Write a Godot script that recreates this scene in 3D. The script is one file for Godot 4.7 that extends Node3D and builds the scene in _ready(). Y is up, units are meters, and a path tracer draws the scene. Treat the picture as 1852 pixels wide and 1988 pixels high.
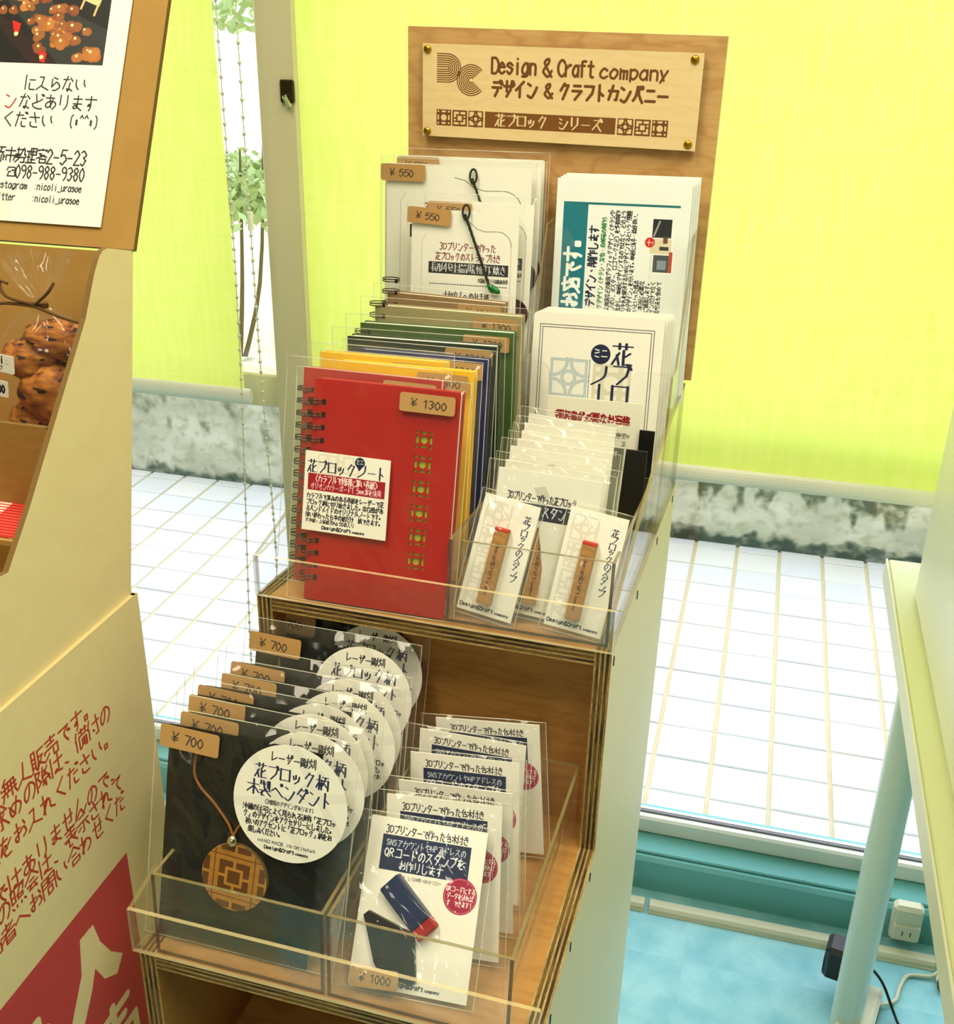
extends Node3D
# Craft stand with packed goods in front of a shop window with lime roller blinds; a kraft display on the left, a table on the right.

var used := {}
var M := {}
var T := {}
var glyphs := {}
var raw := {}
var ST := Transform3D()   # the wooden stand's frame: origin at the upper tier's front left corner


func _ready() -> void:
	# ---- camera, sky, lights, exposure
	var cam := Camera3D.new()
	cam.name = "camera"
	cam.fov = 49.71
	cam.near = 0.02
	cam.far = 200.0
	cam.position = Vector3(0, 1.4, 0)
	cam.basis = Basis(Vector3.UP, deg_to_rad(14.6055)) * Basis(Vector3.RIGHT, deg_to_rad(-24.742)) * Basis(Vector3.BACK, deg_to_rad(0.9477))
	add_child(cam)
	cam.current = true
	var env := Environment.new()
	var sky := Sky.new()
	var skym := ProceduralSkyMaterial.new()
	skym.sky_top_color = Color(0.93, 0.96, 1.0)
	skym.sky_horizon_color = Color(1.0, 1.0, 1.0)
	skym.ground_bottom_color = Color(0.75, 0.75, 0.72)
	skym.ground_horizon_color = Color(0.9, 0.9, 0.88)
	sky.sky_material = skym
	env.background_mode = Environment.BG_SKY
	env.sky = sky
	env.background_energy_multiplier = SKY_E
	env.tonemap_mode = Environment.TONE_MAPPER_LINEAR
	env.tonemap_exposure = EXPO
	env.sdfgi_enabled = true
	env.ssao_enabled = true
	env.ssil_enabled = true
	var we := WorldEnvironment.new()
	we.name = "world_environment"
	we.environment = env
	add_child(we)
	seed(7)
	read_strokes()
	make_textures()
	make_materials()
	ST = Transform3D(Basis(Vector3.UP, -0.0144) * Basis(Vector3.BACK, -0.0086), Vector3(-0.366, 0.9665, -0.7075))
	ceiling_lamp(LAMPS[0], "ceiling light panel over the cardboard display")
	ceiling_lamp(LAMPS[1], "ceiling light panel over the pale table")
	ceiling_lamp(LAMPS[2], "ceiling light panel further back in the shop")
	# ---- setting, then things
	build_room()
	build_window()
	build_outside()
	build_blinds()
	build_stand()
	build_kraft_display()
	build_table()
	build_floor_things()
	build_boxes_and_holder()
	build_notebooks()
	build_envelope_cards()
	build_paper_stacks()
	build_header_packs()
	build_stamp_packs()
	build_pendants()
	build_code_packs()


const SKY_E := 3.2
const EXPO := 1.0
const LAMP_E := 2.0
const LAMPS := [Vector3(-0.62, 2.52, -0.25), Vector3(0.42, 2.52, -0.25), Vector3(-0.1, 2.52, 2.4)]

# ------------------------------------------------------------------ naming
func numbered(called: String) -> String:
	if not used.has(called):
		used[called] = 0
		return called
	used[called] += 1
	return "%s_%03d" % [called, used[called]]


func thing(called: String, label: String, category: String, tr := Transform3D(), group := "") -> Node3D:
	var o := Node3D.new()
	o.name = numbered(called)
	add_child(o, true)
	o.transform = tr
	tag(o, label, category, group)
	return o


func tag(o: Node3D, label: String, category: String, group := "") -> void:
	o.set_meta("label", label)
	if category != "":
		o.set_meta("category", category)
	if group != "":
		o.set_meta("group", group)


func part(called: String, mesh: Mesh, mats, parent: Node3D, tr := Transform3D()) -> MeshInstance3D:
	var o := MeshInstance3D.new()
	o.name = called
	o.mesh = mesh
	if mats is Array:
		for i in mini(mats.size(), mesh.get_surface_count()):
			o.set_surface_override_material(i, mats[i])
	else:
		o.material_override = mats
		for i in mesh.get_surface_count():
			o.set_surface_override_material(i, mats)
		o.material_override = null
	o.transform = tr
	o.cast_shadow = GeometryInstance3D.SHADOW_CASTING_SETTING_ON
	parent.add_child(o, true)
	return o


func struct(called: String, mesh: Mesh, mats, label: String, tr := Transform3D()) -> MeshInstance3D:
	var o := part(numbered(called), mesh, mats, self, tr)
	o.set_meta("kind", "structure")
	o.set_meta("label", label)
	return o


func at(x: float, y: float, z: float) -> Transform3D:
	return Transform3D(Basis(), Vector3(x, y, z))


# ------------------------------------------------------------------ shapes
func tri(st: SurfaceTool, a: Vector3, b: Vector3, c: Vector3, n: Vector3, ua := Vector2.ZERO, ub := Vector2.ZERO, uc := Vector2.ZERO) -> void:
	var f := (c - a).cross(b - a)
	st.set_normal(n)
	if f.dot(n) < 0.0:
		var t := b
		b = c
		c = t
		var u := ub
		ub = uc
		uc = u
	st.set_normal(n)
	st.set_uv(ua)
	st.add_vertex(a)
	st.set_normal(n)
	st.set_uv(ub)
	st.add_vertex(b)
	st.set_normal(n)
	st.set_uv(uc)
	st.add_vertex(c)


func quad(st: SurfaceTool, a: Vector3, b: Vector3, c: Vector3, d: Vector3, n: Vector3, uv := [Vector2(0, 0), Vector2(1, 0), Vector2(1, 1), Vector2(0, 1)]) -> void:
	tri(st, a, b, c, n, uv[0], uv[1], uv[2])
	tri(st, a, c, d, n, uv[0], uv[2], uv[3])


func begin() -> SurfaceTool:
	var st := SurfaceTool.new()
	st.begin(Mesh.PRIMITIVE_TRIANGLES)
	return st


func add_box(st: SurfaceTool, c: Vector3, s: Vector3, ch := 0.0) -> void:
	# a box with chamfered edges
	var h := s * 0.5
	ch = minf(ch, minf(h.x, minf(h.y, h.z)) * 0.9)
	for ax in 3:
		for sg in [-1.0, 1.0]:
			var n := Vector3.ZERO
			n[ax] = sg
			var u := (ax + 1) % 3
			var v := (ax + 2) % 3
			var pts := []
			for k in [[-1.0, -1.0], [1.0, -1.0], [1.0, 1.0], [-1.0, 1.0]]:
				var p := Vector3.ZERO
				p[ax] = sg * h[ax]
				p[u] = k[0] * (h[u] - ch)
				p[v] = k[1] * (h[v] - ch)
				pts.append(p + c)
			quad(st, pts[0], pts[1], pts[2], pts[3], n)
	if ch <= 0.0:
		return
	for ax in 3:
		var u := (ax + 1) % 3
		var v := (ax + 2) % 3
		for su in [-1.0, 1.0]:
			for sv in [-1.0, 1.0]:
				var n := Vector3.ZERO
				n[u] = su
				n[v] = sv
				n = n.normalized()
				var pts := []
				for k in [[-1.0, 0], [1.0, 0], [1.0, 1], [-1.0, 1]]:
					var p := Vector3.ZERO
					p[ax] = k[0] * (h[ax] - ch)
					p[u] = su * (h[u] - (ch if k[1] == 1 else 0.0))
					p[v] = sv * (h[v] - (0.0 if k[1] == 1 else ch))
					pts.append(p + c)
				quad(st, pts[0], pts[1], pts[2], pts[3], n)
	for sx in [-1.0, 1.0]:
		for sy in [-1.0, 1.0]:
			for sz in [-1.0, 1.0]:
				var k := Vector3(sx, sy, sz)
				tri(st, c + k * Vector3(h.x, h.y - ch, h.z - ch), c + k * Vector3(h.x - ch, h.y, h.z - ch), c + k * Vector3(h.x - ch, h.y - ch, h.z), k.normalized())


func box(s: Vector3, ch := 0.0, c := Vector3.ZERO) -> ArrayMesh:
	var st := begin()
	add_box(st, c, s, ch)
	return st.commit()


func box_between(a: Vector3, b: Vector3, ch := 0.0) -> ArrayMesh:
	return box((b - a).abs(), ch, (a + b) * 0.5)


# Extrusion of a polygon in XY along Z, centred on z = 0. Surfaces: front cap (+z), back cap, edges (u across the thickness, v along the outline).
func prism(poly: PackedVector2Array, depth: float, uvper := 0.05, bounds := Rect2()) -> ArrayMesh:
	var idx := Geometry2D.triangulate_polygon(poly)
	var lo := poly[0]
	var hi := poly[0]
	for p in poly:
		lo = Vector2(minf(lo.x, p.x), minf(lo.y, p.y))
		hi = Vector2(maxf(hi.x, p.x), maxf(hi.y, p.y))
	if bounds.size.x > 0.0:
		lo = bounds.position
		hi = bounds.end
	var mesh := ArrayMesh.new()
	for sg in [1.0, -1.0]:
		var st := begin()
		for i in range(0, idx.size(), 3):
			var q := []
			var uv := []
			for k in 3:
				var p: Vector2 = poly[idx[i + k]]
				q.append(Vector3(p.x, p.y, sg * depth * 0.5))
				uv.append(Vector2((p.x - lo.x) / (hi.x - lo.x), (hi.y - p.y) / (hi.y - lo.y)))
			tri(st, q[0], q[1], q[2], Vector3(0, 0, sg), uv[0], uv[1], uv[2])
		st.commit(mesh)
	var st := begin()
	var area := 0.0
	for i in poly.size():
		area += poly[i].cross(poly[(i + 1) % poly.size()])
	var run := 0.0
	for i in poly.size():
		var a := poly[i]
		var b := poly[(i + 1) % poly.size()]
		var d := b - a
		var n := Vector2(d.y, -d.x).normalized() * (1.0 if area > 0.0 else -1.0)
		var l := d.length() / uvper
		quad(st, Vector3(a.x, a.y, depth * 0.5), Vector3(a.x, a.y, -depth * 0.5), Vector3(b.x, b.y, -depth * 0.5), Vector3(b.x, b.y, depth * 0.5), Vector3(n.x, n.y, 0), [Vector2(0, run), Vector2(1, run), Vector2(1, run + l), Vector2(0, run + l)])
		run += l
	st.commit(mesh)
	return mesh


func rect_poly(w: float, h: float, r := 0.0, corners := 15) -> PackedVector2Array:
	# x centred, y from 0 to h; corners: bit 1 bottom left, 2 bottom right, 4 top right, 8 top left
	var out := PackedVector2Array()
	var cs := [Vector2(-w / 2, 0), Vector2(w / 2, 0), Vector2(w / 2, h), Vector2(-w / 2, h)]
	for i in 4:
		if r <= 0.0 or not (corners & (1 << i)):
			out.append(cs[i])
			continue
		var c: Vector2 = cs[i] + Vector2(r if i in [0, 3] else -r, r if i < 2 else -r)
		for k in 6:
			var a := PI + i * PI / 2 + k * PI / 10
			out.append(c + Vector2(cos(a), sin(a)) * r)
	return out


func circle_poly(r: float, n := 40, c := Vector2.ZERO) -> PackedVector2Array:
	var out := PackedVector2Array()
	for i in n:
		out.append(c + Vector2(cos(TAU * i / n), sin(TAU * i / n)) * r)
	return out


# A round tube through points.
func add_tube(st: SurfaceTool, pts: PackedVector3Array, r: float, sides := 8, closed := false, r2 := -1.0) -> void:
	var rings := []
	var n := pts.size()
	var up := Vector3(0.31, 0.83, 0.46).normalized()
	for i in n:
		var a := pts[(i - 1 + n) % n] if closed else pts[maxi(i - 1, 0)]
		var b := pts[(i + 1) % n] if closed else pts[mini(i + 1, n - 1)]
		var t := (b - a).normalized()
		var s := t.cross(up).normalized()
		var w := s.cross(t).normalized()
		var rr := r if r2 < 0.0 else lerpf(r, r2, float(i) / (n - 1))
		var ring := []
		for k in sides:
			var an := TAU * k / sides
			var d := s * cos(an) + w * sin(an)
			ring.append([pts[i] + d * rr, d])
		rings.append(ring)
	for i in (n if closed else n - 1):
		var p = rings[i]
		var q = rings[(i + 1) % n]
		for k in sides:
			var l := (k + 1) % sides
			_stri(st, p[k], q[k], q[l])
			_stri(st, p[k], q[l], p[l])
	if not closed:
		for e in [0, n - 1]:
			var nn := (pts[0] - pts[1]).normalized() if e == 0 else (pts[n - 1] - pts[n - 2]).normalized()
			for k in sides:
				tri(st, pts[e], rings[e][k][0], rings[e][(k + 1) % sides][0], nn)


func _stri(st: SurfaceTool, a, b, c) -> void:
	var n: Vector3 = a[1] + b[1] + c[1]
	var f: Vector3 = (c[0] - a[0]).cross(b[0] - a[0])
	var l := [a, b, c] if f.dot(n) >= 0.0 else [a, c, b]
	for v in l:
		st.set_normal(v[1].normalized())
		st.set_uv(v[2] if v.size() > 2 else Vector2.ZERO)
		st.add_vertex(v[0])


func tube(pts: PackedVector3Array, r: float, sides := 8, closed := false, r2 := -1.0) -> ArrayMesh:
	var st := begin()
	add_tube(st, pts, r, sides, closed, r2)
	return st.commit()


func curve(pts: Array, steps := 8) -> PackedVector3Array:
	var out := PackedVector3Array()
	for i in pts.size() - 1:
		var a: Vector3 = pts[maxi(i - 1, 0)]
		var b: Vector3 = pts[i]
		var c: Vector3 = pts[i + 1]
		var d: Vector3 = pts[mini(i + 2, pts.size() - 1)]
		for k in steps:
			out.append(b.cubic_interpolate(c, a, d, float(k) / steps))
	out.append(pts[-1])
	return out


# A grid surface from a function of (u, v) -> Vector3, smooth.
func grid(f: Callable, nu: int, nv: int, st: SurfaceTool) -> void:
	var base := []
	for j in nv + 1:
		for i in nu + 1:
			base.append((f as Callable).call(float(i) / nu, float(j) / nv))
	for j in nv:
		for i in nu:
			var k := [j * (nu + 1) + i, j * (nu + 1) + i + 1, (j + 1) * (nu + 1) + i + 1, (j + 1) * (nu + 1) + i]
			for t in [[0, 1, 2], [0, 2, 3]]:
				for q in t:
					var m: int = k[q]
					st.set_smooth_group(0)
					st.set_uv(Vector2(float(m % (nu + 1)) / nu, float(m / (nu + 1)) / nv))
					st.add_vertex(base[m])


func noise(s: int, freq: float, oct := 3) -> FastNoiseLite:
	var n := FastNoiseLite.new()
	n.seed = s
	n.noise_type = FastNoiseLite.TYPE_SIMPLEX_SMOOTH
	n.frequency = freq
	n.fractal_octaves = oct
	return n


# A clear bag: two crinkled films that meet at the edges, welded seams as a second surface. y from 0 to h, x centred.
func bag_mesh(w: float, h: float, gap: float, s: int, back := 0.0, crinkle := 0.0012, seam := 0.0007) -> ArrayMesh:
	var n := noise(s, 16.0, 2)
	var n2 := noise(s + 31, 48.0, 1)
	var st := begin()
	var fr := func(u: float, v: float) -> Vector3:
		var x := (u - 0.5) * w
		var y := (1.0 - v) * h
		var e := minf(minf(u, 1.0 - u) * w, minf(v, 1.0 - v) * h) / 0.010
		var rim := 1.0 + 1.6 * exp(-e * 0.7)
		e = clampf(e, 0.0, 1.0)
		var z := gap * sqrt(e)
		var r := n.get_noise_2d(x * 1.6 + y * 0.5, y * 0.7 - x * 0.4)
		z += e * crinkle * rim * (r * 1.6 + (1.0 - absf(n2.get_noise_2d(x * 0.8 + y, y * 0.5)) * 3.0) * 0.35)
		return Vector3(x, y, z)
	grid(fr, 30, 36, st)
	var bk := func(u: float, v: float) -> Vector3:
		return Vector3((0.5 - u) * w, (1.0 - v) * h, -back * clampf(minf(u, 1.0 - u) * w / 0.01, 0.0, 1.0) - 0.0002)
	grid(bk, 6, 6, st)
	st.generate_normals()
	var mesh := st.commit()
	if seam > 0.0:
		st = begin()
		var rim_pts := PackedVector3Array()
		for k in 4:
			var a := [Vector3(-w / 2, 0, 0), Vector3(w / 2, 0, 0), Vector3(w / 2, h, 0), Vector3(-w / 2, h, 0)]
			for i in 8:
				var q: Vector3 = a[k].lerp(a[(k + 1) % 4], i / 8.0)
				q.z += 0.0007 * n2.get_noise_2d(q.x * 3.0 + k, q.y * 3.0)
				rim_pts.append(q)
		add_tube(st, rim_pts, seam * 0.5, 5, true)
		st.commit(mesh)
	return mesh


# A flat card: x centred, y from 0 to h, front face at z = 0. Surfaces: print, back, edges.
func card_mesh(w: float, h: float, t: float, r := 0.0, corners := 15) -> ArrayMesh:
	return prism(rect_poly(w, h, r, corners), t)


# Stand frame -> world: something leaning back by 'lean' degrees with its bottom centre at (x, y, z).
func lean_tr(x: float, y: float, z: float, lean: float, roll := 0.0, yaw := 0.0) -> Transform3D:
	return ST * Transform3D(Basis(Vector3.UP, deg_to_rad(yaw)) * Basis(Vector3.RIGHT, -deg_to_rad(lean)) * Basis(Vector3.BACK, deg_to_rad(roll)), Vector3(x, y, z))


func floor_up(z: float) -> float:
	return 0.001 + 0.103 * z


func floor_low(z: float) -> float:
	return -0.1757 - 0.059 * (0.209 - z)


# ------------------------------------------------------------------ lettering: strokes on a ten by ten grid; a leading ~ rounds a stroke, a character with x0 y0 x1 y1 places another glyph
const FONT := """
あ 1272 404458 ~635638172554858769
い ~12152738 ~727486
う 3161 ~146384867759
え 4050 237318 ~38566889
お 1353 ~303728164574868768 7183
か ~1353564938 4019 7285
が か0099 7082 8092
き 2271 1483 4076 ~26285979
く 702479
け 1019 3383 ~60667459
け 1019 3383 ~60667459
こ 2272 ~15283979
ご こ0099 7081 8092
さ 1383 4066 ~26284979
し ~2027396986
じ し0099 6072 7082
す 1292 ~5055463645555749
ず す0099 7081 8091
せ 1383 707656 ~30374989
そ 216114 1484 ~84465869
た 1262 3019 5484 ~56586989
だ た0099 7081 8091
つ ~145384868769
て 1282 ~82545679
で て0099 7485 8495
と 3045 ~834516285989
ど と0099 7081 8091
な 1252 4018 6183 ~645948486889
に 1019 4383 ~45485989
の ~524628162351838669
は 1019 3393 6067 ~674838475889
ば は0099 8081 9091
へ 053398
ほ 1019 3282 3585 6067 ~674838475889
ま 2282 2585 5057 ~573827465789
み ~5128182646679851 8469
め 1348 ~614728152443748669
も 2363 2565 ~4037486986
や ~0442838566 5162 2049
よ 5383 5057 ~573827475789
ら 3162 2227 ~275475875939
り 2026 ~707659
る 217117 ~1754758769484759
れ 2029 035318 ~184364677899
ろ 217117 ~1754758769
わ 2029 035318 ~184374867859
を 1262 ~40174456 ~8346374979
ん 4009 ~094656687896
ア 118154 434629
イ 7015 4349
ウ 4042 1512828459
エ 2171 5158 0898
オ 1383 606949 5317
カ 13837868 4018
ガ カ0099 7082 8092
ク 4014 317139
グ ク0099 7082 8092
コ 218188 1888
ゴ コ0099 7081 8091
サ 1383 3036 706539
ザ サ0099 7082 8092
シ 1132 1435 ~18497583
ジ シ0099 7082 8092
ス 217118 5589
ズ ス0099 7082 8092
セ 048366 303888
タ 4014 318139 3466
ダ タ0099 7082 8092
チ 7122 1484 515529
ツ 1225 4144 827639
テ 2171 1484 545639
デ テ0099 7082 8092
ト 3039 3466
ド ト0099 6072 7082
ナ 1393 505629
ニ 2272 1888
ノ ~807519
ハ ~403518 ~605489
パ ハ0099 7080817170
フ 11817539
ブ フ0099 7082 8092
プ フ0099 8090918180
ペ 053398 7080817170
ホ 1383 5058 3618 7688
ボ ホ0099 7082 8092
ポ ホ0099 8090918180
マ 118145 3467
ミ 2172 2574 2879
メ 7019 2488
ヤ 0484 8466 3049
ョ 218188 2585 1888
ラ 2171 148439
リ 2026 707539
ル 303519 606885
レ 202885
ロ 1181881811
ン 1132 ~18497583
ー 1585
｜ 5059
「 805054
」 454919
、 1839
。 1636381816
・ 4455
（ ~80645689
） ~10343619
〈 805589
〉 105519
※ 1188 8118 4152
： 4344 4647
！ 4046 4849
☎ 041282945494 2545 1898 1825 8598
0 ~20030629464320
1 123039
2 ~0220424309 0959
3 ~0120424324 ~2446462908
4 400656 4049
5 501004 ~043356472908
6 ~40150729464514
7 005029
8 ~2002244220 ~2406294624
9 ~4324030120424629
- 0545
_ 0959
( ~30121739
) ~10323719
* 2327 1436 3416
^ 022042
: 2323 2727
. 1919
¥ 0025 5025 2529 0555 0757
& ~591311303206183956
D 0108 ~013153563808
e 0545 ~452305072847
s ~44230425462807
i 2328 2121
g ~43230507284643 ~43482909
n 0308 ~04234448
C ~5241210306284857
r 0308 ~053343
a ~44230507284644 4348
f ~41211218 0333
t ~21273848 0343
c ~442305072847
o ~23050728464423
m 0308 ~04142428 ~24344448
p 0309 ~042344462807
y 0328 4309
u ~03071847 4348
w 0318243853
l 2128
k 0108 4305 2548
S ~4221021445472807
N 08014841
P 0801 ~0131433404
H 0108 4148 0545
Q ~21030628464321 3649
R 0801 ~0131433405 2548
A 082148 1535
M 0801254148
E 41010848 0535
I 2128
O ~21030628464321
K 0108 4105 2548
W 0118253851
亻 5014 3439
氵 2143 1535 1938
扌 0373 505949 1764
艹 0393 3036 6066
宀 14129284 5052
門 0009 00404404 0242 9099 90505494 5292
日 1080891910 1585
口 1181881811
土 5159 2484 0999
王 1191 2585 0999 5159
貝 2070772720 2373 2575 3719 6789
女 401689 7319 0393
月 202619 20808979 2383 2686
刂 2027 808979
攵 3013 2292 7219 3399
頁 0090 5042 2272772722 2474 2676 3819 6899
糸 502353 8325 2585 5559 3618 7689
木 0393 5059 5408 5498
彡 8024 8327 8619
竹 2005 1242 3234 7055 6292 8284
辶 1022 052527 ~27499999
心 1417 ~33374979 5254 8487
花 艹0093 3409 2539 8456 535999
作 亻0039 5033 4292 6269 6494 6696
付 亻0039 4393 708969 4657
長 3036 3080 3282 3484 0696 363959 5699 8578
形 0151 0454 211609 4149 彡5099
号 2071742421 0595 3537 377768 48
封 0242 0444 2024 0747 0949 2529 5393 808969 5677
筒 竹0094 1519 159599 3666 3767693937
用 202609 20808979 2383 2686 5058
透 辶0039 7141 3393 6165 6344 6395 467669
明 日0139 月5099
下 0191 4149 4567
敷 0252 1353461613 2027 0757 3709 5749 攵5099
国 0090990900 2272 2575 2878 5258 6677
産 5051 1282 3334 7263 1494 1409 4425 3686 3888 2999 5569
樹 木0039 4161 5053 4363 4565674745 4969 7393 908979 7577
脂 月0039 5054 9152 5494 日4599
板 木0049 5191 515649 5484 8449 5699
使 亻0039 3292 4484864644 606749 4799
大 0393 5054 5409 5499
切 0443 202747 5292 928979 625649
人 504609 4799
手 7021 1383 0696 505949
紙 糸0049 9151 515969 5494 718799
宛 宀0094 2416 254529 5594 5659 599997
名 5013 3171 7108 3354 口3499
書 5056 2181 8184 0393 2484 0696 日2699
時 日0138 5191 7053 4393 4595 838979 5768
店 5051 1191 115609 6265 6384 口3599
制 1013 1252 0454 3049 0608 065658 刂6099
広 5051 1191 115609 633888 7589
告 3013 1282 5054 0494 口2699
刺 0252 3049 0353 0306 5356 3507 3557 刂6099
等 竹0093 2474 5356 0595 1797 758969 3748
中 1282868612 1686 5059
小 505949 2317 7298
個 亻0029 3090993930 4383 6165 口4587
商 5052 0292 3344 7363 1419 149499 口3688
販 貝0049 5191 515649 5484 8449 5699
促 亻0039 口3084 6469 6686 4538 4699
会 5004 5094 3464 1686 4628 2878 6779
社 2132 0343 4307 2529 3444 土5099
案 宀0092 女1285 0797 5659 5719 5789
内 1219 129299 5044 4426 4576
多 5012 3171 7104 3253 5534 4585 8519 4667
数 2024 0242 0112 4132 2304 2344 女0459 攵5099
経 糸0049 5181 8154 5284 土5599
験 0005 0040 0242 0444 2005 054649 0709 2728 7044 7094 5484 口5587 7749 7799
生 2115 1383 5059 2686 0999
単 1122 4142 8172 1383861613 1484 5359 0797
純 糸0049 5191 4355 9396 5595 616999
問 門0099 口3579
題 日0043 0454 2458 2426 1509 1999 2646 頁5097
解 2003 1131 1309 13434939 1545 1747 5191 9184 7154 5595 7559 5898
決 氵0039 4282 8285 3595 6065 6539 6699
行 3012 3305 2529 5191 4494 747969
派 氵0039 8041 415639 6368 6879 8573 6499
格 木0049 6053 5181 8144 5395 口5699
好 女0059 5181 8162 626959 5595
良 5051 2181 8185 2383 2585 2129 2947 5599 8667
見 2080862620 2282 2484 3609 6669 699997
栄 1122 4142 8172 0503 0393 9395 木1499
視 2132 0343 4307 2529 3444 見4099
点 5053 5282 口2387 1809 3839 6869 8899
本 0292 5059 5208 5298 3666
当 5053 1122 8172 1484 8489 1989 1686
必 1517 ~33384979 5253 8487 9019
要 0090 1282841412 3034 6034 女0599
提 扌0039 日4084 3595 6569 6787 4639 4899
印 3012 1219 1444 1949 5190 909777 5059
刷 0151 5153 0353 010609 1518 155558 3439 刂6099
活 氵0039 8142 3494 6265 口4599
方 5051 0292 4474 747969 4209
法 氵0039 5282 4282 6065 3595 653888 7699
含 5004 5094 3363 2474 7456 口2699
領 3003 3053 2343 1646 4635 2739 頁5099
収 1017 1739 4049 5191 9149 5399
客 宀0093 4323 3474 7406 4495 口2699
様 木0049 5061 8172 4292 4484 4696 717959 6648 7699
特 1013 0343 2029 0745 5191 7053 4393 4595 838979 5768
別 0151540401 0656 565948 2609 刂6099
厚 1191 115609 日3285 3676 7657 575947 2797
表 5055 1181 2383 0595 4516 3639 3959 5599 8577
彫 0109 015159 1343 3135 1545 口1648 彡6099
刻 3031 0252 3214 1445 3609 4558 刂6099
柄 木0049 4191 4349 439399 715647 6587
製 1011 1151 0252 3045 0404 4444 刂6085 5556 0696 4618 2729 2949 5699
種 4011 0343 2129 2405 2446 8151 4292 5484865654 7059 5787 4999
類 0112 4132 2024 0242 2304 2344 0646 2509 2649 頁5099
沖 氵0039 4383864643 6069
縄 糸0049 5191945451 5595985855 707999
住 亻0039 6071 4393 6369 4686 3999
宅 宀0093 7324 0695 447999
通 辶0039 4181 8162 4348 438388 4585 4686 6368
称 4011 0343 2129 2405 2446 6053 5292 727969 5547 8597
装 1012 0534 3135 7054 4292 5484 4556 0696 4617 2729 2949 5699
楽 5041 3171743431 3272 1123 0514 9182 8495 0696 5459 5609 5699
台 4014 1473 6275 口2599
送 辶0039 5062 8171 4383 3595 6338 6588
無 3012 1282 0494 0696 2226 4246 6266 8286 1709 3738 6769 8799
売 5053 1181 2373 0605 0595 9597 3709 666999 9997
求 0292 505949 7081 1334 4517 7364 5499
際 0009 0031 3113 1336 3617 5044 5272 8145 6396 5474 4696 676957 5648 8598
備 亻0029 3191 5052 8082 3393 3339 用4599
代 亻0039 3494 506799 9997 7182
金 5004 5094 3464 1686 5459 0999 2738 7768
入 2151 514609 4799
品 口2074 口0549 口5599
照 日0036 4090 9083 7044 口4486 0819 3839 6869 8899
示 2171 0494 545949 3617 7598
者 1261 4044 0494 8107 日2699
合 5004 5094 3464 口2699
添 氵0039 4090 3383 6036 6396 656959 4647 8688
市 5052 0292 1518 159588 5259
勢 1141 2024 0444 0535 2506 7045 5181 8184 9495 1696 4609 868959
理 王0149 4090944440 4292 6059 4787 3999
質 4012 1215 1434 9052 5255 5484 貝1599
枚 木0049 攵4099
終 糸0049 6043 5181 8145 5395 6576 5778
換 扌0039 6043 5181 8173 4384864643 3696 6339 6799
抜 扌0039 3393 6054 5439 4485 8549 5599
存 0292 4006 1419 4474 7456 565946 3797
在 0292 4006 1419 土4499
感 1181 110508 2353 口2456 607598 9396 7081 心1799
上 5058 5494 0898
浦 氵0039 4191 7085 4349 43939989 4585 4787 6149
T 0151 2128
"""


func read_strokes() -> void:
	for line in FONT.strip_edges().split("\n"):
		var w := line.split(" ", false)
		raw[w[0]] = w.slice(1)


func glyph(c: String) -> Array:
	if glyphs.has(c):
		return glyphs[c]
	var out := []
	for tok in raw.get(c, []):
		var smooth: bool = tok.begins_with("~")
		var t: String = tok.trim_prefix("~")
		if not t[0].is_valid_int():
			var b := [t[1].to_float(), t[2].to_float(), t[3].to_float(), t[4].to_float()]
			for sub in glyph(t[0]):
				var q := PackedVector2Array()
				for p in sub:
					q.append(Vector2(b[0] / 9.0 + p.x * (b[2] - b[0]) / 9.0, b[1] / 9.0 + p.y * (b[3] - b[1]) / 9.0))
				out.append(q)
			continue
		var pts := PackedVector2Array()
		for i in range(0, t.length() - 1, 2):
			pts.append(Vector2(t[i].to_float(), t[i + 1].to_float()) / 9.0)
		if smooth and pts.size() > 2:
			var q := PackedVector2Array()
			for i in pts.size() - 1:
				for k in 5:
					q.append(pts[i].cubic_interpolate(pts[i + 1], pts[maxi(i - 1, 0)], pts[mini(i + 2, pts.size() - 1)], k / 5.0))
			q.append(pts[-1])
			pts = q
		out.append(pts)
	glyphs[c] = out
	return out


func seg(im: Image, a: Vector2, b: Vector2, hw: float, col: Color) -> void:
	var x0 := maxi(int(floor(minf(a.x, b.x) - hw - 1)), 0)
	var x1 := mini(int(ceil(maxf(a.x, b.x) + hw + 1)), im.get_width() - 1)
	var y0 := maxi(int(floor(minf(a.y, b.y) - hw - 1)), 0)
	var y1 := mini(int(ceil(maxf(a.y, b.y) + hw + 1)), im.get_height() - 1)
	var d := b - a
	var l2 := maxf(d.length_squared(), 1e-6)
	for y in range(y0, y1 + 1):
		for x in range(x0, x1 + 1):
			var p := Vector2(x + 0.5, y + 0.5)
			var t := clampf((p - a).dot(d) / l2, 0.0, 1.0)
			var e := hw + 0.5 - p.distance_to(a + d * t)
			if e > 0.0:
				im.set_pixel(x, y, im.get_pixel(x, y).lerp(col, minf(e, 1.0) * col.a))


func line(im: Image, pts: Array, w: float, col: Color) -> void:
	for i in pts.size() - 1:
		seg(im, pts[i], pts[i + 1], w * 0.5, col)


func disc(im: Image, c: Vector2, r: float, col: Color) -> void:
	seg(im, c, c, r, col)


func ring(im: Image, c: Vector2, r: float, w: float, col: Color, a0 := 0.0, a1 := TAU) -> void:
	var pts := []
	for i in 49:
		var a := lerpf(a0, a1, i / 48.0)
		pts.append(c + Vector2(cos(a), sin(a)) * r)
	line(im, pts, w, col)


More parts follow.
